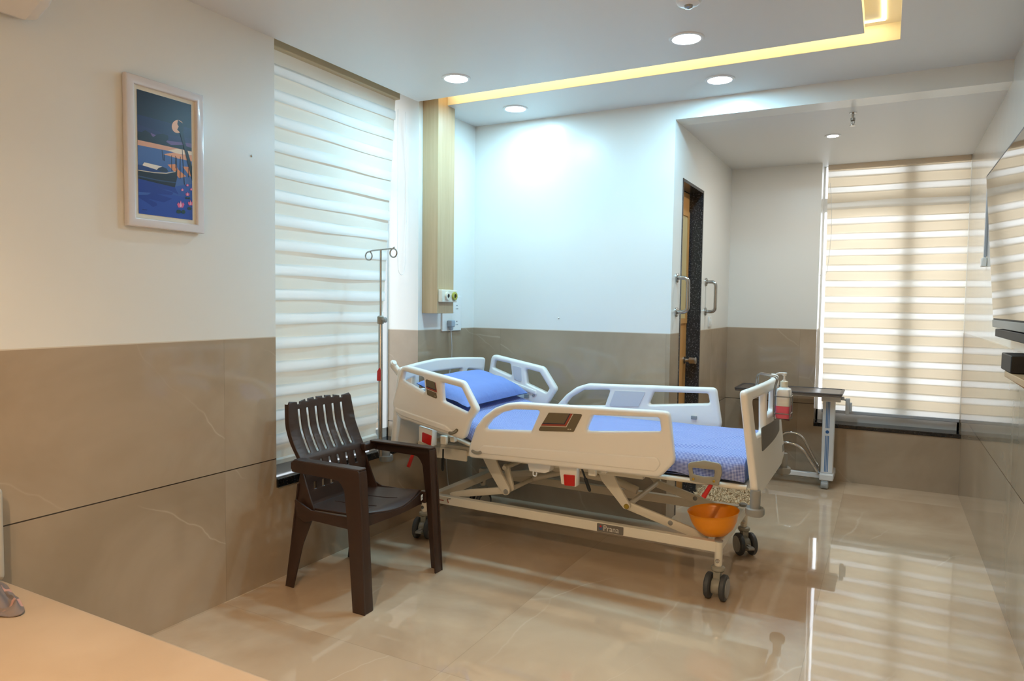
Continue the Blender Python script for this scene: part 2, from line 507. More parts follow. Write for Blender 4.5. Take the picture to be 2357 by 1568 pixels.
# left wall: window recess between Y 2.475 and 3.66
w = MB()
w.box(-3.05, XL, YF-.2, 2.475, 0, 2.95)
w.box(-3.05, XL, 2.475, 3.66, 0, .465)
w.box(-3.05, XL, 3.66, 4.6, 0, 2.95)
w.box(-3.05, -2.93, 2.475, 3.66, 2.72, 2.95)
struct(w.build('wall_left', M['wall'], smooth=0))
w = MB(); w.box(XL-.15, XD, YB, 4.553, 0, 2.95)
struct(w.build('wall_back', M['wall'], smooth=0))
w = MB()
w.box(-1.40, XD, 4.553, 5.138, 2.226, 2.95); w.box(-1.40, -1.334, 4.553, 5.138, 0, 2.226)
w.box(-1.40, XD, 5.138, YA+.45, 0, 2.95)
w.box(-1.75, -1.70, 4.45, 5.25, 0, 2.4)
struct(w.build('wall_alcove', M['wall'], smooth=0))
w = MB()
w.box(XD-.25, -.495, YA, YA+.45, 0, 2.95)
w.box(-.495, XR+.2, YA, YA+.45, 0, .43)
w.box(-.495, XR+.2, YA+.28, YA+.45, 2.56, 2.95)
struct(w.build('wall_far', M['wall'], smooth=0))
struct(MB().box(XR, XR+.2, YF-.2, YA+.45, 0, 2.95).build('wall_right', M['wall_gloss'], smooth=0))
struct(MB().box(-3.05, XR+.2, YF-.2, YF, 0, 2.95).build('wall_front', M['wall'], smooth=0))
# beam over the alcove mouth, and the lower alcove ceiling
w = MB(); w.box(XD, XR, YB, YB+.16, ZA, 2.95)
struct(w.build('trim_beam', M['wall'], smooth=0))
w = MB(); w.box(XD, XR, YB+.16, YA+.44, ZA, ZA+.1)
struct(w.build('ceiling_alcove', M['ceil'], smooth=0))
# main ceiling with the L-shaped light slot
SY0, SY1, SX0, SX1, SZ = 3.65, 3.805, -.14, .01, 2.745
w = MB()
w.box(XL, XR, SY1, YB, ZC, SZ)
w.box(SX1, XR, -.4, SY1, ZC, SZ)
w.box(XL, SX0, -.4, SY0, ZC, SZ)
w.box(XL, XR, YF, -.4, ZC, SZ)
w.box(XL, XR, YF, YB, SZ, SZ+.08)
w.box(-2.95, XL, 2.3, 3.8, 2.80, 2.88)
struct(w.build('ceiling', M['ceil'], smooth=0))
# cream paint inside the slot (its outer faces and lid)
w = MB()
w.box(XL, SX1, SY1-.002, SY1, ZC+.001, SZ)
w.box(SX1-.002, SX1, -.4, SY1-.002, ZC+.001, SZ)
w.box(XL, SX1-.002, SY0, SY1-.002, SZ-.002, SZ)
w.box(SX0, SX1-.002, -.4, SY0, SZ-.002, SZ)
w.box(SX0, SX0+.002, -.4, SY0, ZC+.001, SZ-.002)
struct(w.build('trim_1', M['cove'], smooth=0))
# led tape in the slot
w = MB()
w.box(-2.5, -.055, SY0+.085, SY0+.097, SZ-.006, SZ-.0021)
w.box(-.067, -.055, -.35, SY0+.085, SZ-.006, SZ-.0021)
tag(w.build('led_tape', M['led'], smooth=0, origin=(-.06, 3.7, SZ)), 'glowing warm LED tape bent round the corner of the ceiling slot', 'light strip')

# window sills, frames and panes
w = MB(); w.box(-2.93, XL+.012, 2.475, 3.66, .465, .508)
struct(w.build('trim_sill_1', M['sill'], smooth=0, bevel=.004))
w = MB(); w.box(-.495, XR, YA-.008, YA+.28, .43, .462)
struct(w.build('trim_sill_2', M['sill'], smooth=0, bevel=.004))
def window(name, plane, a0, a1, z0, z1, d0, d1, bars_a, bars_z, track):
    """plane 'x' or 'y'; frame bars in the plane, one pane child"""
    w = MB()
    def bar(p0, p1, q0, q1):
        if plane == 'y': w.box(p0, p1, d0, d1, q0, q1)
        else: w.box(d0, d1, p0, p1, q0, q1)
    f = .014
    bar(a0, a0+f, z0, z1); bar(a1-f, a1, z0, z1); bar(a0, a1, z0, z0+track); bar(a0, a1, z1-f, z1)
    for c, wd in bars_a: bar(c-wd/2, c+wd/2, z0+track, z1-f)
    d0 += .003; d1 -= .003
    for c, wd in bars_z: bar(a0+f, a1-f, c-wd/2, c+wd/2)
    o = struct(w.build(name, M['alu'], smooth=0))
    g = MB(); dm = (d0+d1)/2
    if plane == 'y': g.box(a0+f, a1-f, dm-.003, dm+.003, z0+f, z1-f)
    else: g.box(dm-.003, dm+.003, a0+f, a1-f, z0+f, z1-f)
    g.build('pane', M['clear'], o, smooth=0)
    return o
window('window_1', 'x', 2.475, 3.66, .508, 2.72, -2.93, -2.89, [(3.07, .05)], [(2.15, .05)], .06)
window('window_2', 'y', -.495, XR, .462, 2.56, YA+.18, YA+.25, [(.13, .10)], [(2.235, .11)], .086)

# ------------------------------------------------------------------ zebra blinds
def blind(name, label, plane, d, a0, a1t, a1b, z0, z1, sgn, z_first, cord_at):
    base = (d, (a0+a1t)/2, z0) if plane == 'x' else ((a0+a1t)/2, d, z0)
    root = thing(name, label, 'blind', base)
    def pt(a, z, off): return (d+sgn*off, a, z) if plane == 'x' else (a, d+sgn*off, z)
    def edge(z, t):
        # the loose edge runs slightly askew
        e = a1b + (a1t-a1b)*(z-z0)/(z1-z0)
        return a0 + (e-a0)*t if abs(a1t-a0) >= 0 else a0
    w = MB(); per, wh = .1265, .060
    z = z_first
    rows = []
    while z > z0-.0: rows.append(z); z -= per
    for k, zt in enumerate(rows):
        zb = max(zt-wh, z0)
        sag = .003*math.sin(k*2.1)
        def f(u, v, zt=zt, zb=zb):
            zz = zb+(zt-zb)*v
            bul = .005*(1-v)**1.0 + .003*math.sin(PI*v)
            return pt(edge(zz, u), zz + .0025*math.sin(u*9+zt*7), bul+.003+.0025*math.sin(u*5+zt*11))
        w.grid(16, 5, f, 0)
        nt_ = zb+.010
        nb = max(zt-per-.010, z0)
        if nt_ > nb+.005:
            def g(u, v, nt_=nt_, nb=nb):
                zz = nb+(nt_-nb)*v
                return pt(edge(zz, u), zz, .0015*math.sin(u*6+nt_*9))
            w.grid(16, 2, g, 1)
    if z1 > z_first:
        w.grid(16, 2, lambda u, v: pt(edge(z_first-.01+(z1-z_first+.01)*v, u), z_first-.01+(z1-z_first+.01)*v, 0), 1)
    w.build('fabric', [M['blind_white_thick'], M['blind_cream']] if plane == 'x' else [M['blind_white'], M['blind_beige']], root, recalc=False)
    b = MB()
    p0, p1 = pt(a0, z0-.012, -.006), pt(a1b, z0+.014, .016)
    b.box(min(p0[0], p1[0]), max(p0[0], p1[0]), min(p0[1], p1[1]), max(p0[1], p1[1]), p0[2], p1[2])
    b.build('bottom_bar', M['blind_white'] if plane == 'x' else M['grey_strip'], root, bevel=.004)
    h = MB()
    p0, p1 = pt(a0, z1-.075, -.03), pt(a1t, z1, .035)
    if plane == 'y': p0, p1 = pt(a0, z1-.045, -.03), pt(a1t, z1, .02)
    h.box(min(p0[0], p1[0]), max(p0[0], p1[0]), min(p0[1], p1[1]), max(p0[1], p1[1]), p0[2], p1[2])
    h.build('head_rail', M['blind_rail'] if plane == 'x' else M['blind_beige'], root, bevel=.006)
    c = MB(); ca, ct, cz = cord_at
    pts = []
    for k in range(25):
        q = k/24; a = ca + .022*math.sin(PI*min(1, q))*(1 if q < .5 else 1)
        pts.append(pt(ca+.02*math.sin(PI*q), ct+(cz-ct)*q, .05))
    lo = [pt(ca-.035*(1-math.cos(PI*k/8))/1.0, cz-.05*math.sin(PI*k/8), .05) for k in range(9)]
    back = [pt(ca-.07, cz+(ct-cz)*k/10, .045) for k in range(1, 11)]
    c.tube(pts+lo+back, .0016, 6); c.build('pull_cord', M['white_trim'], root)
    return root
blind('zebra_blind', 'tall cream zebra blind in the window behind the brown chair and drip stand', 'x', -2.785, 2.50, 3.598, 3.405, .555, 2.745, 1, 2.600, (3.63, 2.6, 1.62))
blind('zebra_blind', 'backlit beige and white zebra blind in the alcove window near the television', 'y', YA+.135, XR-.003, -.462, -.448, .545, 2.556, -1, 2.505, (-.44, 2.4, 1.70))

# ------------------------------------------------------------------ door in the alcove side wall
d = struct(MB().box(-1.332, -1.292, 4.575, 5.116, 0.006, 2.203).build('door_1', M['door_wood'], smooth=0, bevel=.002))
w = MB(); w.box(-1.292, XD+.003, 5.118, 5.138, 0, 2.226); w.box(-1.292, XD+.003, 4.553, 4.573, 0, 2.226); w.box(-1.292, XD+.003, 4.573, 5.118, 2.206, 2.226)
w.build('door_jamb', M['granite'], d, smooth=0)
w = MB()
w.slab([[(4.70, 1.27), (5.085, 1.27), (5.085, 2.07), (4.70, 2.07)], [(4.735, 1.305), (5.05, 1.305), (5.05, 2.035), (4.735, 2.035)]], .012, YZ(-1.287))
w.build('glazing_bead', M['door_wood'], d, smooth=0)
MB().box(-1.2915, -1.2885, 4.736, 5.049, 1.306, 2.034).build('door_pane', M['frost'], d, smooth=0)
k = MB(); k.lathe([(.027, 0), (.027, .006), (.012, .012), (.012, .035), (.024, .040), (.027, .052), (.027, .085), (.022, .09)], (-1.292, 5.065, 1.0), 24, 'x')
k.build('door_knob', M['steel'], d)

# grab handles either side of the door
def grab(y, label):
    r = thing('grab_handle', label, 'handle', (XD, y, 1.465), 'grab handles beside the alcove door')
    z0, z1 = 1.355, 1.575
    w = MB(); pts = fillet([(XD+.004, y, z1), (XD+.075, y, z1), (XD+.075, y, z0), (XD+.004, y, z0)], .045, 8)
    w.tube(pts, .0125, 14); w.build('grip', M['steel'], r)
    for z in (z0, z1):
        MB().lathe([(.030, 0), (.030, .008), (.026, .012), (.016, .013)], (XD, y, z), 24, 'x').build('mounting_flange', M['steel'], r)
grab(4.462, 'steel grab handle on the corner left of the wooden door')
grab(5.275, 'steel grab handle right of the granite door jamb, above the switch')
r = thing('light_switch', 'small white wall switch under the grab handle', 'switch', (XD, 5.43, 1.275))
MB().box(XD, XD+.010, 5.39, 5.47, 1.235, 1.315).build('plate', M['white_trim'], r, bevel=.003)
for yy in (5.415, 5.447):
    MB().box(XD+.010, XD+.015, yy-.012, yy+.012, 1.252, 1.298).build('rocker', M['white_trim'], r, bevel=.002)

# ------------------------------------------------------------------ medical panel, sockets
PX0, PX1, PY0, PY1, PZ0 = XL, -2.53, 3.70, 3.89, 1.327
r = thing('service_panel', 'tall pale wood service panel on the wall at the bed head', 'wall panel', (XL, 3.795, PZ0))
MB().box(PX0+.001, PX1, PY0, PY1, PZ0, SZ-.004).build('casing', M['panel_wood'], r, smooth=0, bevel=.002)
g = MB(); g.box(PX1, PX1+.032, 3.708, 3.884, 1.400, 1.480)
g = g.build('gas_outlet_block', M['ivory'], r, bevel=.004)
for yy, mm in ((3.765, 'ivory'), (3.845, 'yellow_ring')):
    q = MB(); q.lathe([(.026, 0), (.028, .006), (.026, .013), (.015, .014), (.014, .004)], (PX1+.032, yy, 1.44), 28, 'x'); q.build('gas_port_ring', M[mm], g)
    MB().lathe([(.0138, 0), (.0138, .006), (.006, .008)], (PX1+.033, yy, 1.44), 20, 'x').build('gas_port', M['black'], g)
r = thing('socket_plate', 'white socket plate on the wall below the wooden service panel', 'socket', (XL, 4.038, 1.26))
MB().box(XL, XL+.012, 3.921, 4.157, 1.203, 1.445).build('plate', M['white_trim'], r, bevel=.003)
for yc, zc in ((4.10, 1.365), (4.10, 1.255), (3.98, 1.365)):
    w = MB()
    for dy, dz, rr in ((-.008, -.01, .0032), (.010, -.01, .0032), (.001, .012, .0042)):
        w.lathe([(rr, 0), (rr, .0012)], (XL+.012, yc+dy, zc+dz), 10, 'x')
    w.build('socket_holes', M['hole'], r)
for yc, zc in ((4.055, 1.34), (4.055, 1.235)):
    MB().box(XL+.012, XL+.016, yc-.007, yc+.007, zc-.01, zc+.01).build('rocker', M['white_trim'], r, bevel=.0015)
r = thing('power_plug', 'grey power plug with a cable hanging down from the socket plate', 'plug', (XL+.02, 4.0, 1.25))
w = MB(); w.box(XL+.0125, XL+.052, 3.975, 4.022, 1.232, 1.278); w.box(XL+.02, XL+.045, 3.985, 4.008, 1.21, 1.235)
w.build('plug_body', M['plug'], r, bevel=.007, bseg=3)
pts = [(XL+.032, 3.996, 1.212), (XL+.034, 3.998, 1.17), (XL+.030, 4.012, 1.08), (XL+.026, 4.012, .98), (XL+.022, 3.99, .88), (XL+.02, 3.985, .75), (XL+.02, 4.0, .55), (XL+.02, 3.97, .36), (XL+.022, 3.99, .16), (XL+.03, 4.03, .02), (XL+.06, 4.08, .006)]
def smooth_path(pts, n=6):
    P = [Vector(p) for p in pts]; out = []
    for i in range(len(P)-1):
        p0 = P[max(i-1, 0)]; p1 = P[i]; p2 = P[i+1]; p3 = P[min(i+2, len(P)-1)]
        for k in range(n):
            t_ = k/n
            out.append(.5*((2*p1)+(-p0+p2)*t_+(2*p0-5*p1+4*p2-p3)*t_**2+(-p0+3*p1-3*p2+p3)*t_**3))
    out.append(P[-1]); return out
MB().tube(smooth_path(pts), .0035, 8).build('cable', M['cord'], r)

# ------------------------------------------------------------------ downlights
def downlight(x, y, z, label, cool=True, power=10, col=COOL, rad=.066, spread=180):
    r = thing('downlight', label, 'ceiling light', (x, y, z), 'round recessed ceiling downlights')
    w = MB(); w.lathe([(rad, -.001), (rad, -.006), (rad+.012, -.006), (rad+.016, -.002), (rad+.016, 0)], (x, y, z), 40, cap=False)
    w.build('rim', M['lamp_rim'], r)
    MB().lathe([(rad, -.0005), (rad, -.003)], (x, y, z), 40).build('diffuser', M['lamp_cool' if cool else 'lamp_warm'], r)
    L = bpy.data.lights.new('downlight_lamp', 'AREA'); L.shape = 'DISK'; L.size = rad*1.9; L.energy = power; L.color = col; L.spread = math.radians(spread)
    o = bpy.data.objects.new('downlight_lamp', L); COL.objects.link(o); o.parent = r; o.location = (0, 0, -.0055)
    return r
downlight(-.881, 3.348, ZC, 'bright downlight nearest the ceiling sprinkler, before the yellow slot', True, P_COOL)
downlight(-2.183, 3.366, ZC, 'bright downlight by the tall cream blind, before the yellow slot', True, P_COOL)
downlight(-2.169, 4.050, ZC, 'bright downlight behind the yellow slot beside the wooden service panel', True, P_COOL*.42)
downlight(-.868, 4.031, ZC, 'bright downlight behind the yellow slot above the alcove beam', True, P_COOL*.72)
downlight(-.362, 5.190, ZA, 'small bright downlight in the low alcove ceiling', True, P_ALC, (1.0, .97, .92), .036)
downlight(-.42, -.42, ZC, 'warm downlight in the ceiling over the room entrance', False, P_WARM, WARM, spread=154)
downlight(-1.7, .35, ZC, 'warm downlight over the tan day bed', False, P_WARM*.12, WARM, spread=105)

# sprinklers
def sprinkler(x, y, z, label, pend=True):
    r = thing('sprinkler', label, 'sprinkler', (x, y, z), 'ceiling sprinkler heads')
    MB().lathe([(.022, 0), (.020, -.004), (.008, -.006), (.006, -.030), (.013, -.031), (.013, -.046), (.007, -.050)], (x, y, z), 20).build('head_body', M['steel'], r)  # sprinkler head body with its flange against the ceiling
    w = MB()
    for s_ in (-1, 1):
        w.tube([(x+s_*.010, y, z-.045), (x+s_*.009, y, z-.06), (x+s_*.002, y, z-.074)], .0022, 6)
    w.tube([(x, y, z-.05), (x, y, z-.074)], .0022, 6); w.build('yoke', M['steel'], r)
    MB().lathe([(.017, -.074), (.017, -.077)], (x, y, z), 20).build('deflector', M['steel'], r)
sprinkler(-.219, 4.64, ZA, 'steel sprinkler head hanging from the low alcove ceiling')
r = thing('smoke_detector', 'round ceiling fitting with a dark centre at the top edge of the view', 'detector', (-.766, 2.93, ZC))
MB().lathe([(.052, 0), (.052, -.008), (.045, -.020), (.030, -.026), (.01, -.027)], (-.766, 2.93, ZC), 32).build('housing', M['lamp_rim'], r)
MB().lathe([(.018, -.0265), (.016, -.036), (.006, -.040)], (-.766, 2.93, ZC), 20).build('sensor', M['steel'], r)

# two small wall screws
for loc, lab, ax in (((XL, 2.334, 2.073), 'tiny screw head in the wall beside the tall blind', 'x'), ((-1.97, YB, 1.30), 'tiny screw head in the back wall above the tile', 'y')):
    w = MB(); s_ = 1 if ax == 'x' else -1
    w.lathe([(.005, 0), (.005, .003*s_), (.003, .005*s_)], loc, 10, ax)
    tag(w.build('wall_screw', M['steel'], origin=loc), lab, 'screw', 'wall screws')

# ------------------------------------------------------------------ framed picture
FY0, FY1, FZ0, FZ1 = 1.705, 2.053, 1.684, 2.274
AY0, AY1, AZ0, AZ1 = 1.757, 2.001, 1.737, 2.223
r = thing('picture', 'white framed night lake picture with a boat and full moon on the left wall', 'picture', (XL, 1.88, FZ0))
w = MB(); w.slab([[(FY0, FZ0), (FY1, FZ0), (FY1, FZ1), (FY0, FZ1)], [(FY0+.035, FZ0+.035), (FY0+.035, FZ1-.035), (FY1-.035, FZ1-.035), (FY1-.035, FZ0+.035)]], .028, YZ(XL+.016), r=.006, seg=3)
w.build('frame', M['frame_white'], r)
MB().box(XL+.003, XL+.016, FY0+.03, FY1-.03, FZ0+.03, FZ1-.03).build('mount_board', M['mount'], r, smooth=0)
pc = {}
def pm(c):
    if c not in pc: pc[c] = mat('print %d %d %d' % c, rgb(*c), .3)
    return list(pc).index(c)
art = MB(); lay = [0]
def put(pts, c, raw=False):
    """polygon in crop units of the print (u right, v down), one thin ink layer above the last"""
    lay[0] += 1; x = XL+.0172 + .00004*lay[0]; P = []
    for a, b in pts:
        u = (a-278)/445.0; v = (b-(235+130*u))/(1017-74*u)
        P.append((AY0+min(1, max(0, u))*(AY1-AY0), AZ1-min(1, max(0, v))*(AZ1-AZ0)))
    mi = pm(c); b0 = len(art.v)
    art.v += [Vector((x, p[0], p[1])) for p in P]
    for tr_ in tessellate_polygon([[Vector((p[0], p[1], 0)) for p in P]]):
        art.face([b0+i for i in tr_], mi)
def ell(cx, cy, rx, ry, n=20): return [(cx+rx*math.cos(2*PI*k/n), cy+ry*math.sin(2*PI*k/n)) for k in range(n)]
E4 = lambda y0, y1: [(278, y0), (723, y0+.0), (723, y1), (278, y1)]
put([(278, 235), (723, 365), (723, 1308), (278, 1252)], (30, 36, 52))
put([(278, 440), (723, 560), (723, 800), (278, 700)], (32, 38, 82))
put([(278, 520), (500, 600), (723, 640), (723, 800), (278, 700)], (40, 40, 92))
put([(380, 590), (520, 655), (723, 680), (723, 720), (540, 695), (400, 640)], (110, 84, 142))
put([(278, 578), (310, 585), (340, 568), (372, 592), (400, 625), (435, 602), (480, 596), (522, 612), (526, 640), (505, 662), (545, 690), (640, 690), (723, 716), (723, 755), (278, 655)], (26, 28, 40))
put([(278, 648), (723, 745), (723, 1308), (278, 1252)], (74, 108, 172))
put([(278, 648), (723, 745), (723, 790), (560, 745), (278, 690)], (222, 168, 138))
put([(520, 735), (600, 720), (723, 748), (723, 775), (600, 762)], (240, 224, 200))
put([(480, 765), (560, 752), (723, 785), (723, 826), (600, 800)], (232, 170, 132))
put([(278, 960), (570, 1030), (723, 1010), (723, 1308), (278, 1252)], (56, 92, 176))
put([(278, 1050), (723, 1130), (723, 1308), (278, 1252)], (50, 84, 176))
put([(515, 850), (582, 845), (602, 890), (672, 948), (610, 962), (560, 900)], (226, 150, 98))
put([(640, 866), (690, 870), (723, 935), (723, 962), (690, 930)], (226, 150, 98))
put([(278, 965), (440, 1005), (572, 1035), (602, 1095), (520, 1060), (470, 1052), (560, 1080), (545, 1100), (420, 1090), (550, 1130), (480, 1160), (350, 1130), (420, 1165), (425, 1185), (390, 1200), (360, 1175), (278, 1120)], (38, 66, 156))
put([(278, 1075), (380, 1082), (350, 1098), (278, 1100)], (62, 100, 182))
put(ell(603, 540, 50, 54), (240, 190, 152))
put([(606, 486), (655, 520), (652, 580), (625, 590), (598, 565), (612, 540), (600, 520)], (26, 28, 40))
for x0, y0, x1, y1 in ((470, 730, 478, 815), (487, 765, 487, 820), (548, 775, 548, 905), (580, 780, 582, 880), (591, 790, 590, 892), (623, 785, 618, 970), (640, 730, 655, 1015), (690, 880, 691, 955)):
    put([(x0-2, y0), (x0+2, y0), (x1+3, y1), (x1-3, y1)], (34, 40, 66))
put([(278, 850), (400, 880), (500, 905), (515, 915), (400, 912), (278, 892)], (40, 66, 130))
put([(310, 856), (326, 832), (470, 866), (440, 880), (425, 893)], (240, 232, 220))
put([(425, 893), (440, 876), (472, 868), (505, 882), (520, 908), (470, 912)], (44, 58, 84))
put([(278, 893), (400, 912), (500, 918), (580, 905), (594, 884), (592, 960), (572, 1036), (440, 1005), (278, 965)], (34, 42, 56))
put([(278, 893), (400, 912), (500, 918), (580, 905), (580, 911), (500, 925), (400, 919), (278, 900)], (216, 206, 190))
put([(278, 940), (440, 975), (582, 995), (580, 1003), (440, 985), (278, 950)], (58, 80, 116))
put([(612, 560), (640, 556), (668, 680), (723, 868), (723, 988), (690, 860), (655, 720)], (24, 27, 38))
for cx, cy, s_ in ((620, 1185, 1.0), (706, 1172, .75), (680, 1097, .55), (635, 1060, .4), (680, 1022, .4), (714, 1056, .4)):
    if s_ > .5:
        put(ell(cx-18*s_, cy+52*s_, 20*s_, 16*s_), (44, 74, 74)); put(ell(min(700, cx+22*s_), cy+55*s_, 18*s_, 16*s_), (44, 74, 74))
    put([(cx-32*s_, cy-8*s_), (cx-20*s_, cy-25*s_), (cx-10*s_, cy-12*s_), (cx, cy-42*s_), (cx+10*s_, cy-12*s_), (cx+20*s_, cy-25*s_), (cx+32*s_, cy-8*s_), (cx+20*s_, cy+18*s_), (cx-20*s_, cy+18*s_)], (226, 110, 160))
    put([(cx-8*s_, cy+4*s_), (cx, cy-34*s_), (cx+8*s_, cy+4*s_), (cx, cy+18*s_)], (240, 200, 220))
put([(305, 1215), (345, 1222), (340, 1228), (305, 1222)], (36, 56, 130))
art.build('print', [pc[c] for c in pc], r, smooth=0, recalc=False)

# ------------------------------------------------------------------ hospital bed
BED = thing('hospital_bed', 'adjustable white hospital bed with four plastic side rails on castors', 'bed', (-1.5, 3.70, 0))
YN, YFAR = 3.37, 4.05
def rail_label(root, dec, y, sgn, name='label_panel'):
    pass
def rrail(name, outer, rads, wins, y, T=.048, r=.016, parent=BED):
    loops = [rpoly(outer, rads, 7)] + [rpoly(wn, rr, 5) for wn, rr in wins]
    w = MB(); w.slab(loops, T, XZ(y), r=r, seg=4)
    return w.build(name, M['abs'], parent, smooth=50)
# near rails
NH = [(-2.421, .737), (-2.472, .815), (-2.405, 1.046), (-1.991, .976), (-1.898, .829), (-1.950, .765), (-1.985, .655)]
nh = rrail('side_rail', NH, [.05, .05, .045, .05, .03, .06, .04],
   [([(-2.391, 1.008), (-2.253, .982), (-2.241, .893), (-2.404, .956)], .014),
    ([(-2.134, .962), (-2.006, .940), (-1.947, .838), (-1.968, .806), (-2.123, .857)], .014)], 3.185)
NF = [(-1.960, .566), (-1.953, .626), (-1.913, .736), (-1.864, .798), (-1.799, .848), (-1.725, .878), (-1.652, .889), (-.870, .908), (-.838, .674), (-.907, .595)]
nf = rrail('side_rail', NF, [.04, .1, .1, .1, .1, .1, .1, .03, .05, .05],
   [([(-1.863, .727), (-1.815, .786), (-1.756, .826), (-1.683, .849), (-1.532, .857), (-1.581, .747)], [.012, .03, .03, .03, .012, .012]),
    ([(-1.249, .857), (-.916, .875), (-.906, .810), (-1.285, .774)], .014)], 3.185)
# far rails
fh = rrail('side_rail', [(-2.45, .72), (-2.39, 1.048), (-1.993, .980), (-1.892, .839), (-1.955, .740), (-1.985, .655), (-2.40, .70)], [.05, .04, .05, .03, .06, .04, .05],
   [([(-2.362, 1.006), (-2.244, .988), (-2.229, .904), (-2.376, .953)], .014),
    ([(-2.125, .961), (-2.021, .940), (-1.948, .838), (-1.967, .810), (-2.113, .862)], .014)], 4.18)
ff = rrail('side_rail', [(-1.955, .566), (-1.945, .63), (-1.90, .725), (-1.828, .806), (-1.754, .862), (-1.674, .890), (-.868, .917), (-.830, .697), (-.90, .60)], [.04, .1, .1, .1, .1, .1, .03, .05, .05],
   [([(-1.834, .737), (-1.790, .793), (-1.704, .846), (-1.523, .860), (-1.557, .757)], [.012, .03, .03, .012, .012]),
    ([(-1.242, .867), (-.914, .880), (-.902, .823), (-1.274, .785)], .014)], 4.18)
nh['label'] = 'near head-end side rail tilted with the backrest'; nf['label'] = 'near foot-end side rail with the wide striped panel'
fh['label'] = 'far head-end side rail tilted with the backrest'; ff['label'] = 'far foot-end side rail seen from its inner side'
# swollen lower part of the near rails
def swell(parent, poly, rad, y, T=.014):
    MB().slab([rpoly(poly, rad, 6)], T, XZ(y), r=.0069, seg=4).build('moulded_bulge', M['abs'], parent, smooth=60)
swell(nh, [(-2.445, .800), (-2.10, .728), (-2.062, .705), (-2.02, .680), (-2.40, .755), (-2.445, .780)], .02, 3.161)
swell(nf, [(-1.86, .645), (-.92, .690), (-.90, .660), (-.925, .622), (-1.85, .600), (-1.90, .605)], .02, 3.161)
# printed panels with stripes
def striped(parent, P, y, frac):
    """P: four corners TL TR BR BL; an L of navy, red and white stripes"""
    MB().slab([rpoly(P, .008, 4)], .006, XZ(y)).build('label_panel', M['decal'], parent, smooth=0)
    def at(u, v):
        tl, tr_, br, bl = [Vector(p) for p in P]
        return tuple((tl.lerp(tr_, u)).lerp(bl.lerp(br, u), v))
    w = MB(); yy = y-.0034
    def strip(u0, u1, v0, v1, mi):
        w.slab([[at(u0, v0), at(u1, v0), at(u1, v1), at(u0, v1)]], .0008, XZ(yy), mi=mi)
    for k, (a, wd) in enumerate(((0, .05), (.05, .09), (.16, .03))):
        uu, vv = frac[0]+a*.62, frac[1]+a
        strip(.0, uu+wd*.62, vv, vv+wd, k)
        strip(uu, uu+wd*.62, 0.0, vv, k)
    strip(.80, .84, .84, .88, 2); strip(.86, .90, .84, .88, 2)
    w.build('label_stripes', [M['navy_line'], M['red_line'], M['white_line']], parent, smooth=0)
striped(nf, [(-1.479, .852), (-1.296, .860), (-1.342, .768), (-1.538, .754)], 3.1605, (.62, .56))
striped(nh, [(-2.234, .974), (-2.175, .961), (-2.156, .868), (-2.222, .888)], 3.1605, (1.05, .44))
def blankpanel(parent, P, y):
    MB().slab([rpoly(P, .008, 4)], .006, XZ(y)).build('blank_panel', M['blank'], parent, smooth=0)
blankpanel(fh, [(-2.223, .978), (-2.156, .966), (-2.150, .870), (-2.207, .888)], 4.155)
blankpanel(ff, [(-1.489, .857), (-1.290, .865), (-1.333, .771), (-1.525, .756)], 4.155)
# grip emblem
def kidney(parent, c, ang, y, col):
    ca, sa = math.cos(ang), math.sin(ang)
    def loop(s_):
        h_ = .0085*(1 if s_ == 1 else .5); L_ = .024*(1 if s_ == 1 else .92); o = []
        def cl_(q): return q*L_, 11*(q*L_)**2, math.atan(22*q*L_)
        for k in range(13):
            x, z, an = cl_(-1+2*k/12); o.append((x+h_*math.sin(an), z-h_*math.cos(an)))
        x, z, an = cl_(1)
        for k in range(1, 8): t_ = an-PI/2+PI*k/8; o.append((x+h_*math.cos(t_), z+h_*math.sin(t_)))
        for k in range(13):
            x, z, an = cl_(1-2*k/12); o.append((x-h_*math.sin(an), z+h_*math.cos(an)))
        x, z, an = cl_(-1)
        for k in range(1, 8): t_ = an+PI/2+PI*k/8; o.append((x+h_*math.cos(t_), z+h_*math.sin(t_)))
        return [(c[0]+x*ca-(z-.003)*sa, c[1]+x*sa+(z-.003)*ca) for x, z in o]
    MB().slab([loop(1.0)], .006, XZ(y), r=.0015, seg=2).build('grip_recess', M[col], parent)
    MB().slab([loop(.62)], .006, XZ(y-.0012), r=.001, seg=2).build('grip_button', M['plate_grey'], parent)
kidney(nh, (-2.045, .697), .42, 3.1545, 'decal'); kidney(nf, (-1.898, .603), -.02, 3.1545, 'grey_plastic')
# inner mounting strip and bolts on the far head rail
w = MB(); w.slab([rpoly([(-2.36, .905), (-2.04, .818), (-2.035, .79), (-2.36, .875)], .008, 3)], .012, XZ(4.152), r=.004, seg=2); w.build('mounting_strip', M['abs'], fh)
for x, z in ((-2.355, .865), (-2.21, .825), (-2.06, .785)):
    MB().lathe([(.008, 0), (.008, -.006), (.004, -.008)], (x, 4.156, z), 12, 'y').build('bolt', M['grey_plastic'], fh)
for x, z in ((-2.11, .775), ):
    MB().box(x-.017, x+.017, 4.146, 4.158, z-.012, z+.014).build('latch_block', M['grey_plastic'], fh, bevel=.002)
for x in (-1.19, -.99):
    MB().box(x-.017, x+.017, 4.146, 4.158, .722, .742).build('latch_block', M['grey_plastic'], ff, bevel=.002)

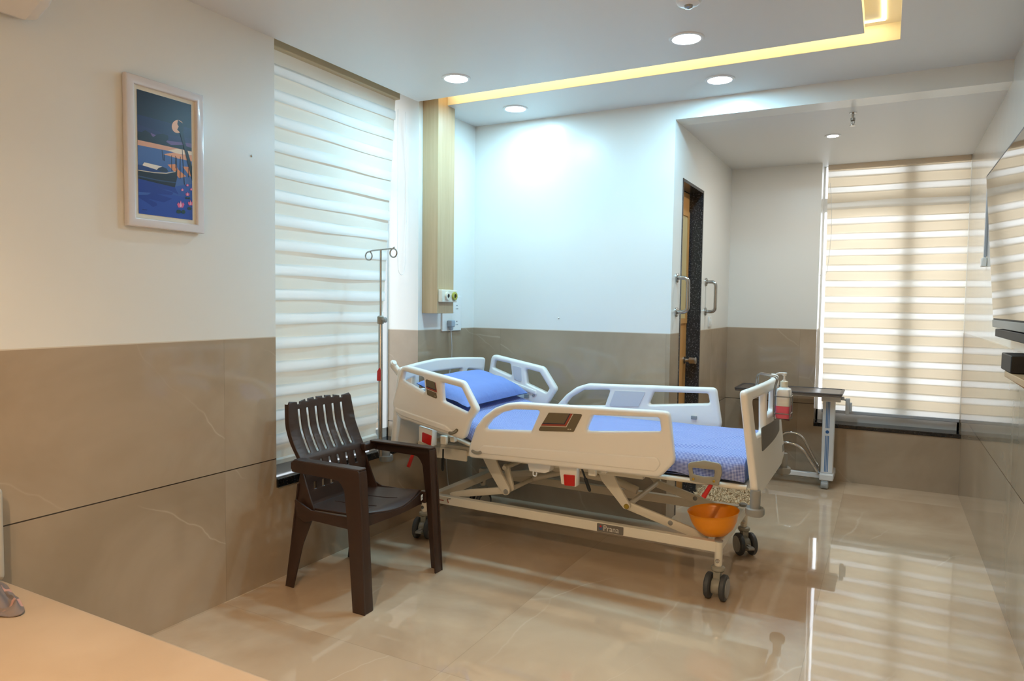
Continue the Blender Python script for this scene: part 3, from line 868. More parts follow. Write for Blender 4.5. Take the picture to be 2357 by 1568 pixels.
# head and foot boards: bowed moulded panels
def board(name, outer, holes, side, xbot, parent, hr):
    YC = 3.68
    def fm(u, v, w_):
        s_ = min(1, max(0, (v-.58)/.44)); t_ = (u-YC)/.46
        x = xbot + side*(.005*s_ - s_*.062*abs(t_)**1.6) + w_
        return (x, u, v)
    w = MB(); loops = [rpoly(outer, .028, 7)] + [rpoly(h, hr, 5) for h in holes]
    w.slab([dense(l, .03) for l in loops], .034, fm, r=.012, seg=4,
           cuts_u=[3.26+.05*k for k in range(18)], cuts_v=[.62+.07*k for k in range(6)])
    return w.build(name, M['abs'], parent, smooth=50), fm
FBO = [(3.215, .575), (3.205, .80), (3.205, 1.022), (3.46, 1.034), (3.68, 1.042), (3.92, 1.036), (4.155, 1.022), (4.155, .80), (4.145, .575), (4.02, .535), (3.34, .535)]
fb, ffm = board('footboard', FBO,
   [[(3.270, .975), (3.452, .985), (3.452, .81), (3.285, .81)],
    [(3.488, .985), (3.655, .990), (3.655, .885), (3.488, .875)],
    [(3.715, .990), (3.872, .985), (3.872, .875), (3.715, .885)],
    [(3.908, .985), (4.090, .975), (4.075, .81), (3.908, .81)]], 1, -.493, BED, .018)
hb, hfm = board('headboard', FBO,
   [[(3.235, .935), (3.385, .955), (3.385, .87), (3.255, .86)], [(3.435, .962), (3.925, .962), (3.915, .87), (3.445, .87)], [(3.975, .955), (4.125, .935), (4.105, .86), (3.975, .87)]], -1, -2.505, BED, .016)
w = MB(); w.slab([rpoly([(3.365, .838), (3.90, .835), (3.90, .745), (3.365, .728)], .012, 4)], .003, lambda u, v, w_: (ffm(u, v, .0182)[0]+w_, u, v), cuts_u=[3.35+.05*k for k in range(11)], cuts_v=[.78, .81])
w.build('label_panel', M['foot_decal'], fb, smooth=30)
w = MB()
for k in range(3): w.slab([[(4.06+.022*k, .60), (4.074+.022*k, .60), (4.074+.022*k, .635), (4.06+.022*k, .635)]], .002, lambda u, v, w_: (ffm(u, v, .018)[0]+w_, u, v))
w.build('vent_slots', M['grey_plastic'], fb, smooth=0)
# raised curl at the near head corner
w = MB(); w.tube(smooth_path([(-2.470, 3.235, .985), (-2.488, 3.222, 1.015), (-2.500, 3.212, 1.036), (-2.484, 3.205, 1.052)], 5), [.020]*14+[.014]*2, 14); w.build('corner_curl', M['abs'], hb)
# corner bumpers
def bumper(x, y):
    w = MB(); w.lathe([(.0215, .580), (.0225, .574), (.0225, .497), (.036, .503), (.041, .497), (.041, .474), (.036, .466), (.02, .466)], (x, y, 0), 32)
    w.build('corner_bumper', M['grey_plastic'], BED)
for x, y in ((-.487, 3.225), (-.482, 4.135), (-2.556, 3.222), (-2.556, 4.14)): bumper(x, y)

# base frame
w = MB()
w.box(-2.405, -.655, YN-.02, YN+.02, .222, .272); w.box(-2.405, -.655, YFAR-.02, YFAR+.02, .222, .272)
w.box(-2.35, -2.30, YN+.02, YFAR-.02, .224, .270); w.box(-.697, -.657, YN+.02, YFAR-.02, .222, .272)
w.build('base_frame', M['bedmetal'], BED, bevel=.004)
MB().lathe([(.022, 0), (.022, .012), (.012, .016)], (-.676, YFAR, .272), 20).build('frame_cap', M['grey_plastic'], BED)
# castors
def castor(x, y, ang, brake=True):
    r_ = Matrix.Rotation(ang, 3, 'Z')
    def tf(p): return Vector((x, y, 0)) + r_ @ Vector(p)
    w = MB(); w.lathe([(.019, .274), (.019, .165), (.016, .155)], (x, y, 0), 20)
    stem = w.build('castor_stem', M['bedmetal'], BED)
    MB().lathe([(.006, 0), (.010, -.001), (.010, -.005), (.005, -.006)], (x, y-.019, .185), 12, 'y').build('bolt', M['steel'], stem)
    MB().lathe([(.020, .274), (.020, .279), (.012, .281)], (x, y, 0), 18).build('stem_cap', M['grey_plastic'], stem)
    w = MB(); w.lathe([(.022, .156), (.032, .150), (.033, .138), (.026, .128), (.012, .120)], (x, y, 0), 24)
    b0 = len(w.v)
    hub = MB(); hub.lathe([(.020, -.020), (.036, -.019), (.040, 0), (.036, .019), (.020, .020)], (0, 0, 0), 28, 'x')
    w.v += [tf((p.x, p.y-.022, p.z+.062)) for p in hub.v]
    for f_ in hub.f: w.face([b0+i for i in f_])
    w.box(x-.016, x+.016, y-.026, y+.018, .07, .135, rot=r_, ctr=(x, y, 0))
    w.build('castor_fork', M['plate_grey'], stem)
    for s_ in (-1, 1):
        tyre = MB(); n_ = MB()
        tyre.lathe([(.046, -.014), (.056, -.013), (.0615, -.008), (.062, 0), (.0615, .008), (.056, .013), (.046, .014)], (0, 0, 0), 40, 'x')
        n_.v = [tf((p.x+s_*.036, p.y-.022, p.z+.0622)) for p in tyre.v]; n_.f = tyre.f; n_.m = tyre.m
        tw = n_.build('castor_wheel', M['dark_grey'], stem)
        disc = MB(); dd = MB()
        disc.lathe([(.045, -.001), (.045, .003), (.038, .005), (.012, .003)], (0, 0, 0), 36, 'x')
        dd.v = [tf((s_*(p.x)+s_*.050, p.y-.022, p.z+.0622)) for p in disc.v]; dd.f = disc.f; dd.m = disc.m
        dd.build('wheel_cover', M['grey_plastic'], tw)
    if brake:
        w = MB(); w.box(x-.018, x+.018, y-.105, y-.07, .052, .066, rot=r_, ctr=(x, y, 0)); w.box(x-.008, x+.008, y-.09, y-.03, .058, .072, rot=r_, ctr=(x, y, 0))
        w.build('brake_pedal', M['grey_plastic'], stem, bevel=.003)
castor(-.668, 3.365, -.05, False); castor(-.668, YFAR, .6); castor(-2.381, 3.365, .25); castor(-2.381, YFAR, -.4)

# lifting linkage, near and far
def link(name, pts, y, T=.02, rad=.012):
    return MB().slab([rpoly(pts, rad, 4)], T, XZ(y), r=.003, seg=2).build(name, M['bedmetal'], BED, smooth=40)
for y0, sg in ((3.43, 1), (3.99, -1)):
    a = link('lift_arm', [(-2.03, .53), (-1.945, .53), (-1.885, .42), (-1.838, .352), (-1.843, .318), (-1.876, .310), (-1.912, .352), (-1.975, .44)], y0, rad=.02)
    MB().lathe([(.013, -.013), (.015, -.011), (.015, .011), (.013, .013)], (-1.862, y0, .333), 18, 'y').build('pivot_bolt', M['grey_plastic'], a)
    link('lift_bar', [(-2.26, .262), (-2.229, .275), (-2.123, .304), (-1.925, .344), (-1.872, .345), (-1.862, .316), (-2.123, .262), (-2.245, .245)], y0+.022*sg)
    link('small_link', [(-1.912, .478), (-1.872, .474), (-1.835, .335), (-1.862, .322)], y0+.045*sg)
    a = link('lift_arm', [(-1.325, .545), (-1.24, .545), (-1.20, .465), (-1.165, .412), (-1.130, .362), (-1.138, .340), (-1.165, .340), (-1.225, .405), (-1.288, .470)], y0, rad=.02)
    MB().lathe([(.012, -.013), (.014, -.011), (.014, .011), (.012, .013)], (-1.15, y0, .356), 18, 'y').build('pivot_bolt', M['brass'], a)
    a = link('lift_bar', [(-1.162, .372), (-1.130, .370), (-.83, .296), (-.735, .268), (-.74, .240), (-.83, .250), (-1.162, .334)], y0+.022*sg)
    MB().lathe([(.010, -.013), (.013, -.011), (.013, .011), (.010, .013)], (-.925, y0+.022*sg, .300), 16, 'y').build('pivot_bolt', M['grey_plastic'], a)
for x, z in ((-1.862, .333), (-1.15, .356), (-1.885, .462)): MB().tube([(x, 3.44, z), (x, 3.98, z)], .013, 14).build('torsion_bar', M['bedmetal'], BED)
w = MB(); w.tube([(-1.885, 3.66, .462), (-1.66, 3.66, .445)], .011, 12); w.tube([(-1.70, 3.66, .448), (-1.30, 3.66, .42), (-1.17, 3.66, .38)], .022, 14)
w.build('actuator', M['bedmetal'], BED)
w = MB(); w.tube([(-1.85, 3.75, .34), (-1.66, 3.75, .40), (-1.45, 3.75, .46)], .016, 12); w.box(-1.50, -1.30, 3.70, 3.80, .46, .53)
w.build('motor', M['bedmetal'], BED)
# upper frame and mattress deck
w = MB()
for y in (3.42, 4.0): w.box(-2.46, -1.06, y-.02, y+.02, .512, .565)
for x in (-2.46, -1.9, -1.2): w.box(x, x+.04, 3.44, 3.98, .515, .56)
w.box(-2.345, -2.105, 3.385, 3.40, .482, .548)
w.build('upper_frame', M['bedmetal'], BED, bevel=.004)
def mz(x):
    """height of the mattress underside along the bed"""
    k = -1.86-x
    return .598 if k <= -.08 else .598 + .27*((k+.08)**2/.32 if k < .08 else k)
w = MB()
xs = [-.53-.04*k for k in range(49)]
for y in (3.262, 4.135): w.tube([(x, y, mz(x)-.022) for x in xs], .0125, 12)
w.grid(len(xs)-1, 2, lambda u, v: (xs[int(round(u*(len(xs)-1)))], 3.27+.86*v, mz(xs[int(round(u*(len(xs)-1)))])-.014))
w.build('mattress_deck', M['bedmetal'], BED)
# rail release boxes, dampers, levers
def release(bx, red, y, damp, lever):
    b = MB().slab([rpoly(bx, .006, 3)], .05, XZ(y), r=.004, seg=2).build('release_box', M['abs'], BED)
    MB().slab([rpoly(red, .004, 3)], .010, XZ(y-.028), r=.002, seg=2).build('release_flap', M['red'], b)
    w = MB(); p, q = Vector((damp[0][0], y+.01, damp[0][1])), Vector((damp[1][0], y+.01, damp[1][1]))
    w.tube([p, p.lerp(q, .4), p.lerp(q, .42), p.lerp(q, .92), q], [.005, .005, .009, .009, .005], 10); w.build('gas_damper', M['black'], BED)
    MB().box(lever[0]-.02, lever[0]+.02, y-.012, y+.012, lever[1]-.02, lever[1]+.03).build('rail_bracket', M['bedmetal'], BED, bevel=.005)
    MB().box(lever[0]+.045, lever[0]+.075, y-.012, y+.02, lever[1], lever[1]+.035).build('rail_bracket', M['bedmetal'], BED, bevel=.005)
release([(-2.312, .70), (-2.218, .685), (-2.220, .588), (-2.310, .610)], [(-2.283, .666), (-2.222, .652), (-2.227, .596), (-2.285, .612)], 3.23, ((-2.168, .575), (-2.170, .452)), (-2.155, .625))
release([(-1.447, .585), (-1.345, .585), (-1.349, .476), (-1.430, .482)], [(-1.415, .535), (-1.355, .537), (-1.354, .482), (-1.409, .479)], 3.24, ((-1.332, .565), (-1.286, .455)), (-1.27, .56))
w = MB(); w.slab([rpoly([(-1.65, .585), (-1.50, .585), (-1.515, .528), (-1.54, .515), (-1.63, .515)], .008, 3)], .06, XZ(3.28), r=.004, seg=2); w.build('rail_mount', M['abs'], BED)
w = MB(); w.tube(fillet([(-1.605, 3.245, .52), (-1.605, 3.245, .495), (-1.585, 3.245, .495), (-1.585, 3.245, .515)], .01, 4), .0035, 8); w.build('drainage_hook', M['white_trim'], BED)
# manual release levers
def lever(p, q):
    p, q = Vector(p), Vector(q); w = MB()
    w.tube([p, p.lerp(q, .3), q], [.004, .010, .011], 10); w.build('release_lever', M['red'], BED)
lever((-.676, 3.24, .592), (-.714, 3.215, .516)); lever((-2.372, 3.25, .55), (-2.408, 3.24, .446))
# grey holder plate at the foot
w = MB(); w.slab([rpoly([(-.792, .668), (-.715, .688), (-.640, .682), (-.634, .640), (-.648, .578), (-.778, .584)], [.02, .05, .02, .03, .008, .008], 5),
                  rpoly([(-.770, .648), (-.667, .650), (-.668, .618), (-.715, .612), (-.763, .618)], .007, 4)], .012, XZ(3.222), r=.003, seg=2)
hp = w.build('holder_plate', M['plate_grey'], BED)
for x, z in ((-.762, .596), (-.668, .598)): MB().lathe([(.006, 0), (.006, -.004), (.003, -.005)], (x, 3.216, z), 12, 'y').build('bolt', M['brass'], hp)
# name plate and base marks
def text_mesh(body, size, origin, fm, mat_, name, parent):
    cu = bpy.data.curves.new('lettering', 'FONT'); cu.body = body; cu.size = size; cu.extrude = .0004; cu.align_x = 'LEFT'
    tmp = bpy.data.objects.new('lettering_source', cu); COL.objects.link(tmp)
    bpy.context.view_layer.update()
    me = bpy.data.meshes.new_from_object(tmp.evaluated_get(bpy.context.evaluated_depsgraph_get()))
    w = MB(); w.v = [Vector(fm(v.co.x, v.co.y, v.co.z)) for v in me.vertices]
    for p in me.polygons: w.face(list(p.vertices))
    bpy.data.objects.remove(tmp); bpy.data.curves.remove(cu); bpy.data.meshes.remove(me)
    return w.build(name, mat_, parent, smooth=0)
pl = MB().slab([rpoly([(-1.282, .226), (-1.140, .226), (-1.140, .268), (-1.282, .268)], .004, 3)], .004, XZ(YN-.0215)).build('name_plate', M['brand_plate'], BED, smooth=0)
text_mesh('Prana', .042, None, lambda x, y, z: (-1.248+x*.90, YN-.0241-z, .2345+y), M['brand_text'], 'name_lettering', pl)
w = MB(); w.slab([circ(-1.261, .246, .0105, 20)], .001, XZ(YN-.0242), mi=0); w.slab([[(-1.268, .25), (-1.254, .25), (-1.261, .262)]], .001, XZ(YN-.0252), mi=1); w.slab([[(-1.272, .2435), (-1.250, .2435), (-1.250, .246), (-1.272, .246)]], .001, XZ(YN-.0252), mi=2)
w.build('name_emblem', [M['blue_print'], M['red'], M['brand_plate']], pl, smooth=0)
text_mesh('CPR', .013, None, lambda x, y, z: (-2.288+x, YN-.0206-z, .254+y), M['red_line'], 'cpr_lettering', BED)
w = MB(); w.slab([[(-2.288, .243), (-2.235, .243), (-2.235, .248), (-2.288, .248)]], .0008, XZ(YN-.0206), mi=0)
w.tube([(-2.186, YN-.021, .263), (-2.210, YN-.021, .258)], .0018, 6, mi=1); w.tube([(-2.210, YN-.021, .258), (-2.202, YN-.021, .236)], .0026, 6, mi=0)
w.build('cpr_symbol', [M['red_line'], M['navy_line']], BED, smooth=0)

# ------------------------------------------------------------------ mattress with the checked sheet
random.seed(3)
ML, MR, MY0, MY1, MT = -2.44, -.542, 3.262, 4.142, .098
prof = []      # cross-section: near bottom, near side, top, far side
def section(q):
    """q 0..1 round the visible outline; returns (y, dz above the underside)"""
    side, top = .105, MY1-MY0
    tot = side*2+top; s_ = q*tot
    rr = .055
    if s_ < side: y, z = MY0, s_
    elif s_ < side+top: y, z = MY0+(s_-side), MT+.006
    else: y, z = MY1, tot-s_
    # soften the shoulders
    d = abs(s_-side)
    if d < rr: kf = (1-d/rr)**2*.018; y += kf; z -= kf
    d = abs(s_-(side+top))
    if d < rr: kf = (1-d/rr)**2*.018; y -= kf; z -= kf
    return y, z, s_
def mat_pt(u, q):
    x = ML + (MR-ML)*u
    y, z, s_ = section(q)
    b = mz(x)
    k = (x+1.86)
    wr = 0
    # soft creases in the top
    fx, fy = x, y
    def crease(px, py, ang, width, amp, ln):
        dx, dy = fx-px, fy-py
        a = dx*math.cos(ang)+dy*math.sin(ang); c = -dx*math.sin(ang)+dy*math.cos(ang)
        return amp*math.exp(-(c/width)**2)*math.exp(-(a/ln)**2)
    if .05 < z:
        wr += crease(-.86, 3.45, .16, .016, .009, .20) + crease(-.70, 3.80, .9, .02, .006, .18) - crease(-.90, 3.40, .12, .02, .006, .22)
        wr += crease(-1.15, 3.72, .5, .02, .005, .2) + crease(-1.5, 3.5, -.3, .025, .005, .25) + crease(-1.35, 3.9, .1, .02, .004, .25)
        wr += crease(-.62, 3.36, 2.3, .03, .006, .14)
    wr += .0018*math.sin(x*23+y*11)*math.sin(y*17-x*7)
    n_out = 0
    if s_ < .105 and z < .09: n_out = -.006*math.sin(x*31+z*40)*min(1, (.09-z)/.05) - .007*math.exp(-((x+.62-.5*z)/.03)**2)
    if z < .002: b += .010*math.sin(x*19)*math.sin(x*7+1)*.7 + .004 
    ends = 0
    return (x, y+n_out, b+z+wr)
w = MB(); tot = .105*2+MY1-MY0
w.grid(150, 90, mat_pt, uvfn=lambda u, q: (ML+(MR-ML)*u, q*tot))
# end faces
for u in (0.0, 1.0):
    x = ML+(MR-ML)*u
    w.grid(30, 8, lambda a, v, u=u, x=x: (x, MY0+(MY1-MY0)*a, mz(x)+(mat_pt(u, .105/tot+(1-.21/tot)*a)[2]-mz(x))*v), uvfn=lambda a, v: (a*.9, v*.1))
w.grid(48, 2, lambda u, v: (ML+(MR-ML)*u, MY0+(MY1-MY0)*v, mz(ML+(MR-ML)*u)+.0005), uvfn=lambda u, v: (u*1.9, v*.9))
tag(w.build('mattress', M['sheet'], smooth=60, origin=(-1.5, 3.715, .60)), 'mattress under a wrinkled blue checked sheet on the hospital bed', 'mattress')
# pillow
def pil(u, v, top):
    a, b = u*2-1, v*2-1
    L_, W_ = .36, .74
    e = (1-abs(a)**3.2)*(1-abs(b)**3.2)
    h = .085*max(0, e)**.55 + .006
    x = a*L_/2*(1+.03*(abs(b)**4)); y = b*W_/2*(1+.02*abs(a)**4)
    wr = .004*math.sin(7*a+5*b)*math.sin(6*b-3*a)*(1-abs(a)**4)
    z = (h+wr) if top else -.35*h*max(0, e)+.002
    return x, y, z
def pmap(p):
    sl = math.atan(.27); x, y, z = p
    cx = -2.262
    X_ = cx + x*math.cos(sl) + z*math.sin(sl)*.9
    base = mz(-2.262)+MT+.043
    Z_ = base - x*math.sin(sl) + z*math.cos(sl)
    # head side leans up on the board
    if x < 0: Z_ += .10*(-x/.2)**2*.22
    return (X_, 3.735+y, Z_)
w = MB()
w.grid(40, 64, lambda u, v: pmap(pil(u, v, True))); w.grid(40, 64, lambda u, v: pmap(pil(u, v, False)))
b = bmesh.new()
pw = w.build('pillow', M['pillow'], smooth=80, origin=(-2.285, 3.735, .84))
b.free(); b = bmesh.new(); b.from_mesh(pw.data); bmesh.ops.remove_doubles(b, verts=b.verts, dist=.0015); b.to_mesh(pw.data); b.free(); pw.data.shade_smooth()
tag(pw, 'plain blue pillow with flat hemmed edges at the raised head of the bed', 'pillow')

# ------------------------------------------------------------------ drip stand in the head corner
r = thing('drip_stand', 'slim steel drip pole with two hooks standing in the bed head corner', 'drip stand', (-2.550, 3.160, .50))
IX, IY = -2.550, 3.160
MB().lathe([(.0125, .505), (.0125, 1.295), (.010, 1.30)], (IX, IY, 0), 18).build('outer_tube', M['steel'], r)
MB().tube([(IX, IY, 1.29), (IX, IY, 1.694)], .0062, 12).build('inner_rod', M['steel'], r)
w = MB()
hz = 1.694
def loopc(cx, cz, a0, a1, n=18, rr=.024): return [(cx+rr*math.cos(a0+(a1-a0)*k/n), IY, cz+rr*math.sin(a0+(a1-a0)*k/n)) for k in range(n+1)]
w.tube([(IX+.07, IY, hz+.004)] + [(IX-.06, IY, hz-.004), (IX-.080, IY, hz-.008)] + loopc(IX-.087, hz-.034, PI/2, PI/2+2*PI*.93), .0042, 10)
w.tube([(IX, IY, hz), (IX+.09, IY, hz+.004)] + loopc(IX+.090, hz-.021, PI/2, PI/2-2*PI*.92) + [(IX+.098, IY, hz+.012)], .0042, 10)
w.build('hook_bar', M['steel'], r)
MB().lathe([(.018, 1.272), (.019, 1.276), (.019, 1.312), (.012, 1.318)], (IX, IY, 0), 20).build('clamp_collar', M['plate_grey'], r)
w = MB(); w.tube([(IX+.015, IY-.004, 1.295), (IX+.032, IY-.010, 1.295)], .006, 10); w.lathe([(.012, 0), (.016, .004), (.016, .014), (.010, .018)], (IX+.030, IY-.009, 1.295), 8, 'x'); w.build('clamp_knob', M['grey_plastic'], r)
w = MB(); w.slab([rpoly([(IX-.013, .945), (IX+.013, .945), (IX+.014, 1.005), (IX+.006, 1.022), (IX-.011, 1.0)], .003, 3)], .003, XZ(IY-.0142)); w.build('red_tag', M['red'], r, smooth=0)

# ------------------------------------------------------------------ brown plastic armchair
CH = thing('armchair', 'dark brown slatted plastic armchair in front of the tall blind', 'chair', (-2.27, 2.68, 0))
CY = 2.68
pf = [(.38, -2.42), (.42, -2.440), (.486, -2.452), (.54, -2.452), (.58, -2.457), (.63, -2.472), (.68, -2.503), (.73, -2.528), (.77, -2.543), (.83, -2.553), (.90, -2.562), (.93, -2.570)]
def backx(z):
    for (z0, x0), (z1, x1) in zip(pf[:-1], pf[1:]):
        if z <= z1: q = max(0, (z-z0)/(z1-z0)); return x0+(x1-x0)*q
    return pf[-1][1]
def bm_(u, v, w_):
    t_ = (u-CY)/.22
    return (backx(v)+w_+.018*(t_*t_)*.6, u, v)
outer = [(2.470, .40), (2.458, .55), (2.445, .70), (2.445, .80), (2.456, .892)]
outer_r = [(2*CY-a, b) for a, b in outer]
top = [(2.466, .905)]
sl_u = [CY-.152+.0608*k for k in range(6)]
for uc in sl_u:
    h_ = .910-.02*((uc-CY)/.2)**2
    top += [(uc-.0095, h_), (uc-.0075, h_-.012), (uc+.0075, h_-.012), (uc+.0095, h_)]
top += [(2*CY-2.466, .905)]
loops = [dense(outer+top+outer_r[::-1], .02)]
def slot(u, z0, z1, hw=.0085):
    return dense(rpoly([(u-hw, z0), (u+hw, z0), (u+hw, z1), (u-hw, z1)], .004, 3), .015)
for uc in sl_u:
    loops += [slot(uc, .648, .862), slot(uc, .548, .612), slot(uc, .478, .512)]
w = MB(); w.slab(loops, .008, bm_, r=.003, seg=2, cuts_v=[.42+.02*k for k in range(24)], cuts_u=[CY-.19+.0608*k for k in range(8)])
for q in (outer, outer_r):
    e_ = [Vector((0,)+p).lerp(Vector((0,)+q[i+1]), k/4) for i, p in enumerate(q[:-1]) for k in range(4)] + [Vector((0,)+q[-1])]
    w.grid(len(e_)-1, 1, lambda u, v: tuple(Vector(bm_(e_[int(round(u*(len(e_)-1)))].y, e_[int(round(u*(len(e_)-1)))].z, 0)) - Vector((.022*v, 0, 0))))
w.build('backrest', M['chair'], CH, smooth=60)
# seat
def seat_z(x, y):
    q = (x+2.44)/.40
    t_ = (y-CY)/.24
    return .402+.022*q-.010*math.sin(PI*q)*(1-t_*t_) - (.03*((q-.85)/.15)**2 if q > .85 else 0)
so = [(-2.455, 2.455), (-2.10, 2.43)] + [(-2.10+.055*math.sin(PI*k/12), 2.43+.50*k/12) for k in range(1, 12)] + [(-2.10, 2.93), (-2.455, 2.905)]
w = MB(); w.slab([dense(so, .03)], .012, lambda u, v, w_: (u, v, seat_z(u, v)+w_), r=.004, seg=2, cuts_u=[-2.45+.025*k for k in range(17)], cuts_v=[2.46+.04*k for k in range(12)])
st = w.build('seat', M['chair'], CH, smooth=60)
w = MB()
for yy in (2.60, 2.76): w.tube([(-2.38, yy, seat_z(-2.38, yy)+.0055), (-2.24, yy, seat_z(-2.24, yy)+.0055), (-2.12, yy, seat_z(-2.12, yy)+.0055)], .003, 6)
w.build('seat_ridges', M['chair'], st)
# aprons
fr = [(-2.095+.05*math.sin(PI*k/16), 2.43+.50*k/16) for k in range(17)]
w = MB()
def fa(u, v, o=0):
    k = u*16; i = min(15, int(k)); q = k-i
    x = fr[i][0]+(fr[i+1][0]-fr[i][0])*q; y = fr[i][1]+(fr[i+1][1]-fr[i][1])*q
    lo = .350+.022*math.sin(PI*u)**.6
    hi = seat_z(x-.004, y)-.002
    return (x+o, y, lo+(hi-lo)*v)
w.grid(32, 3, lambda u, v: fa(u, v, .004)); w.grid(32, 3, lambda u, v: fa(u, v, -.004))
w.grid(32, 1, lambda u, v: fa(u, 0, -.004+.008*v)); w.grid(32, 1, lambda u, v: fa(u, 1, -.004+.008*v))
w.build('front_apron', M['chair'], CH, smooth=40)
for s_ in (-1, 1):
    yy = CY+s_*.262
    w = MB(); w.slab([rpoly([(-2.47, .455), (-2.40, .425), (-2.36, .41), (-2.07, .415), (-2.07, .355), (-2.35, .362), (-2.40, .345), (-2.45, .37)], .012, 4)], .010, XZ(yy), r=.003, seg=2)
    w.build('side_apron', M['chair'], CH, smooth=40)
    # front leg flowing into the arm, L-shaped section
    ya = CY+s_*.277
    w = MB()
    lg = [(-2.067, 0), (-1.998, 0), (-2.020, .40), (-2.036, .615), (-2.040, .648), (-2.440, .648), (-2.445, .592), (-2.150, .588), (-2.122, .545), (-2.098, .36)]
    rd = [0, 0, .2, .1, .02, .012, .008, .05, .05, .2]
    w.slab([rpoly(lg, rd, 6)], .010, lambda u, v, w_: (u, ya + s_*(.022+.008*(1-v/.65)) + w_, v), r=.003, seg=2)
    # the leg's front web and the arm's flat top
    y0, y1 = sorted((ya+s_*.025, ya-s_*.030))
    xf = lambda z: -1.998 + (-2.040+1.998)*z/.648
    w.slab([rpoly([(y0, 0), (y1, 0), (y1+(.004 if s_ < 0 else 0), .60), (y1, .640), (y0, .640)], .006, 3)], .009, lambda u, v, w_: (xf(v)-.006+w_, u, v), r=.003, seg=2)
    w.slab([rpoly([(-2.44, y0), (-2.038, y0), (-2.038, y1), (-2.44, y1)], .014, 4)], .010, XY(.646), r=.004, seg=2)
    w.build('arm', M['chair'], CH, smooth=40)
    # rear leg
    yr = CY+s_*.222
    w = MB(); w.slab([rpoly([(-2.550, 0), (-2.498, 0), (-2.44, .22), (-2.385, .345), (-2.365, .40), (-2.40, .47), (-2.455, .60), (-2.475, .50), (-2.505, .30)], [0, 0, .1, .06, .04, .03, .01, .1, .1], 5)], .010, lambda u, v, w_: (u, yr + s_*(.020-.012*(v/.6)) + w_, v), r=.003, seg=2)
    y0, y1 = sorted((yr+s_*.022, yr-s_*.022))
    def rl(u, v, w_):
        x = -2.545 + .075*(v/.5)
        return (x+w_, u, v)
    w.slab([rpoly([(y0, 0), (y1, 0), (y1, .52), (y0, .52)], .006, 3)], .009, rl, r=.003, seg=2)
    w.build('leg', M['chair'], CH, smooth=40)
    MB().box(-2.46, -2.425, *sorted((CY+s_*.20, CY+s_*.298)), .598, .640).build('arm_joint', M['chair'], CH, bevel=.008)
w = MB(); w.box(-2.0925, -2.0905, 2.882, 2.908, .385, .412, rot=Matrix.Rotation(.30, 3, 'Z')); w.box(-2.0915, -2.0897, 2.887, 2.903, .394, .402, mi=1, rot=Matrix.Rotation(.30, 3, 'Z'))
for v_ in w.v: v_.x += .026
w.build('sticker', [M['white_trim'], M['grey_plastic']], CH, smooth=0)

# ------------------------------------------------------------------ orange bowl on the frame corner
r0 = MB()
pr = [(.040, .004), (.062, .010), (.090, .040), (.108, .080), (.117, .120), (.122, .135), (.124, .137), (.122, .138), (.1185, .134), (.113, .118), (.104, .080), (.086, .043), (.060, .014), (.02, .010)]
r0.lathe([(a_, b_*.875) for a_, b_ in [(.035, 0)]+pr], (0, 0, 0), 56)
tl = Matrix.Rotation(math.radians(-5), 3, 'Y') @ Matrix.Rotation(math.radians(2), 3, 'X')
r0.v = [Vector((-.702, 3.437, .279)) + tl @ v_ for v_ in r0.v]
tag(r0.build('bowl', M['orange'], smooth=50, origin=(-.702, 3.437, .278)), 'orange plastic bowl on the corner of the bed base frame', 'bowl')

# ------------------------------------------------------------------ soap bottle in a wire holder
BX, BY = -.422, 3.56
r = thing('soap_bottle', 'white pump bottle half full of pink soap hung outside the footboard', 'bottle', (BX, BY, .862))
def rsq(hx, hy, n=32, p=4.5):
    return [(math.copysign(abs(math.cos(2*PI*k/n))**(2/p), math.cos(2*PI*k/n))*hx, math.copysign(abs(math.sin(2*PI*k/n))**(2/p), math.sin(2*PI*k/n))*hy) for k in range(n)]
def loft(levels, mi=0, w=None, n=32):
    w = w or MB(); b0 = len(w.v)
    for hx, hy, z, p in levels: w.v += [Vector((BX+a, BY+b_, z)) for a, b_ in rsq(hx, hy, n, p)]
    for i in range(len(levels)-1):
        for k in range(n): w.face((b0+i*n+k, b0+i*n+(k+1) % n, b0+(i+1)*n+(k+1) % n, b0+(i+1)*n+k), mi)
    w.face([b0+k for k in range(n)][::-1], mi); w.face([b0+(len(levels)-1)*n+k for k in range(n)], mi); return w
w = loft([(.026, .039, .864, 4), (.031, .045, .868, 4.5), (.032, .046, .876, 5), (.032, .046, .925, 5)]); w.build('pink_soap', M['pink'], r, smooth=40)
w = loft([(.032, .046, .9255, 5), (.032, .046, .990, 5), (.030, .043, 1.004, 4), (.020, .028, 1.011, 3), (.015, .015, 1.014, 2), (.015, .015, 1.018, 2)]); w.build('bottle_body', M['bottle'], r, smooth=40)
MB().lathe([(.0175, 1.015), (.0175, 1.040), (.012, 1.043)], (BX, BY, 0), 24).build('pump_collar', M['ivory'], r)
w = MB(); w.lathe([(.010, 1.043), (.009, 1.047), (.0045, 1.049), (.0045, 1.066), (.010, 1.070), (.012, 1.080), (.010, 1.083)], (BX, BY, 0), 18)
w.tube([(BX, BY, 1.078), (BX-.02, BY-.02, 1.080), (BX-.034, BY-.034, 1.077)], [.006, .005, .004], 10); w.build('pump_head', M['white_trim'], r)
r = thing('bottle_holder', 'bent wire holder hooked over the footboard round the soap bottle', 'holder', (BX, BY, .86))
w = MB(); wr_ = .0024
for z in (.890, .972):
    w.tube([(BX+a*1.11, BY+b_*1.09, z) for a, b_ in rsq(.0318, .0455, 28, 6)], wr_, 6, closed=True)
for a, b_ in ((-.0348, -.042), (-.0348, .042), (.0348, -.042), (.0348, .042)):
    w.tube([(BX+a, BY+b_, .972), (BX+a, BY+b_, .8595)], wr_, 6)
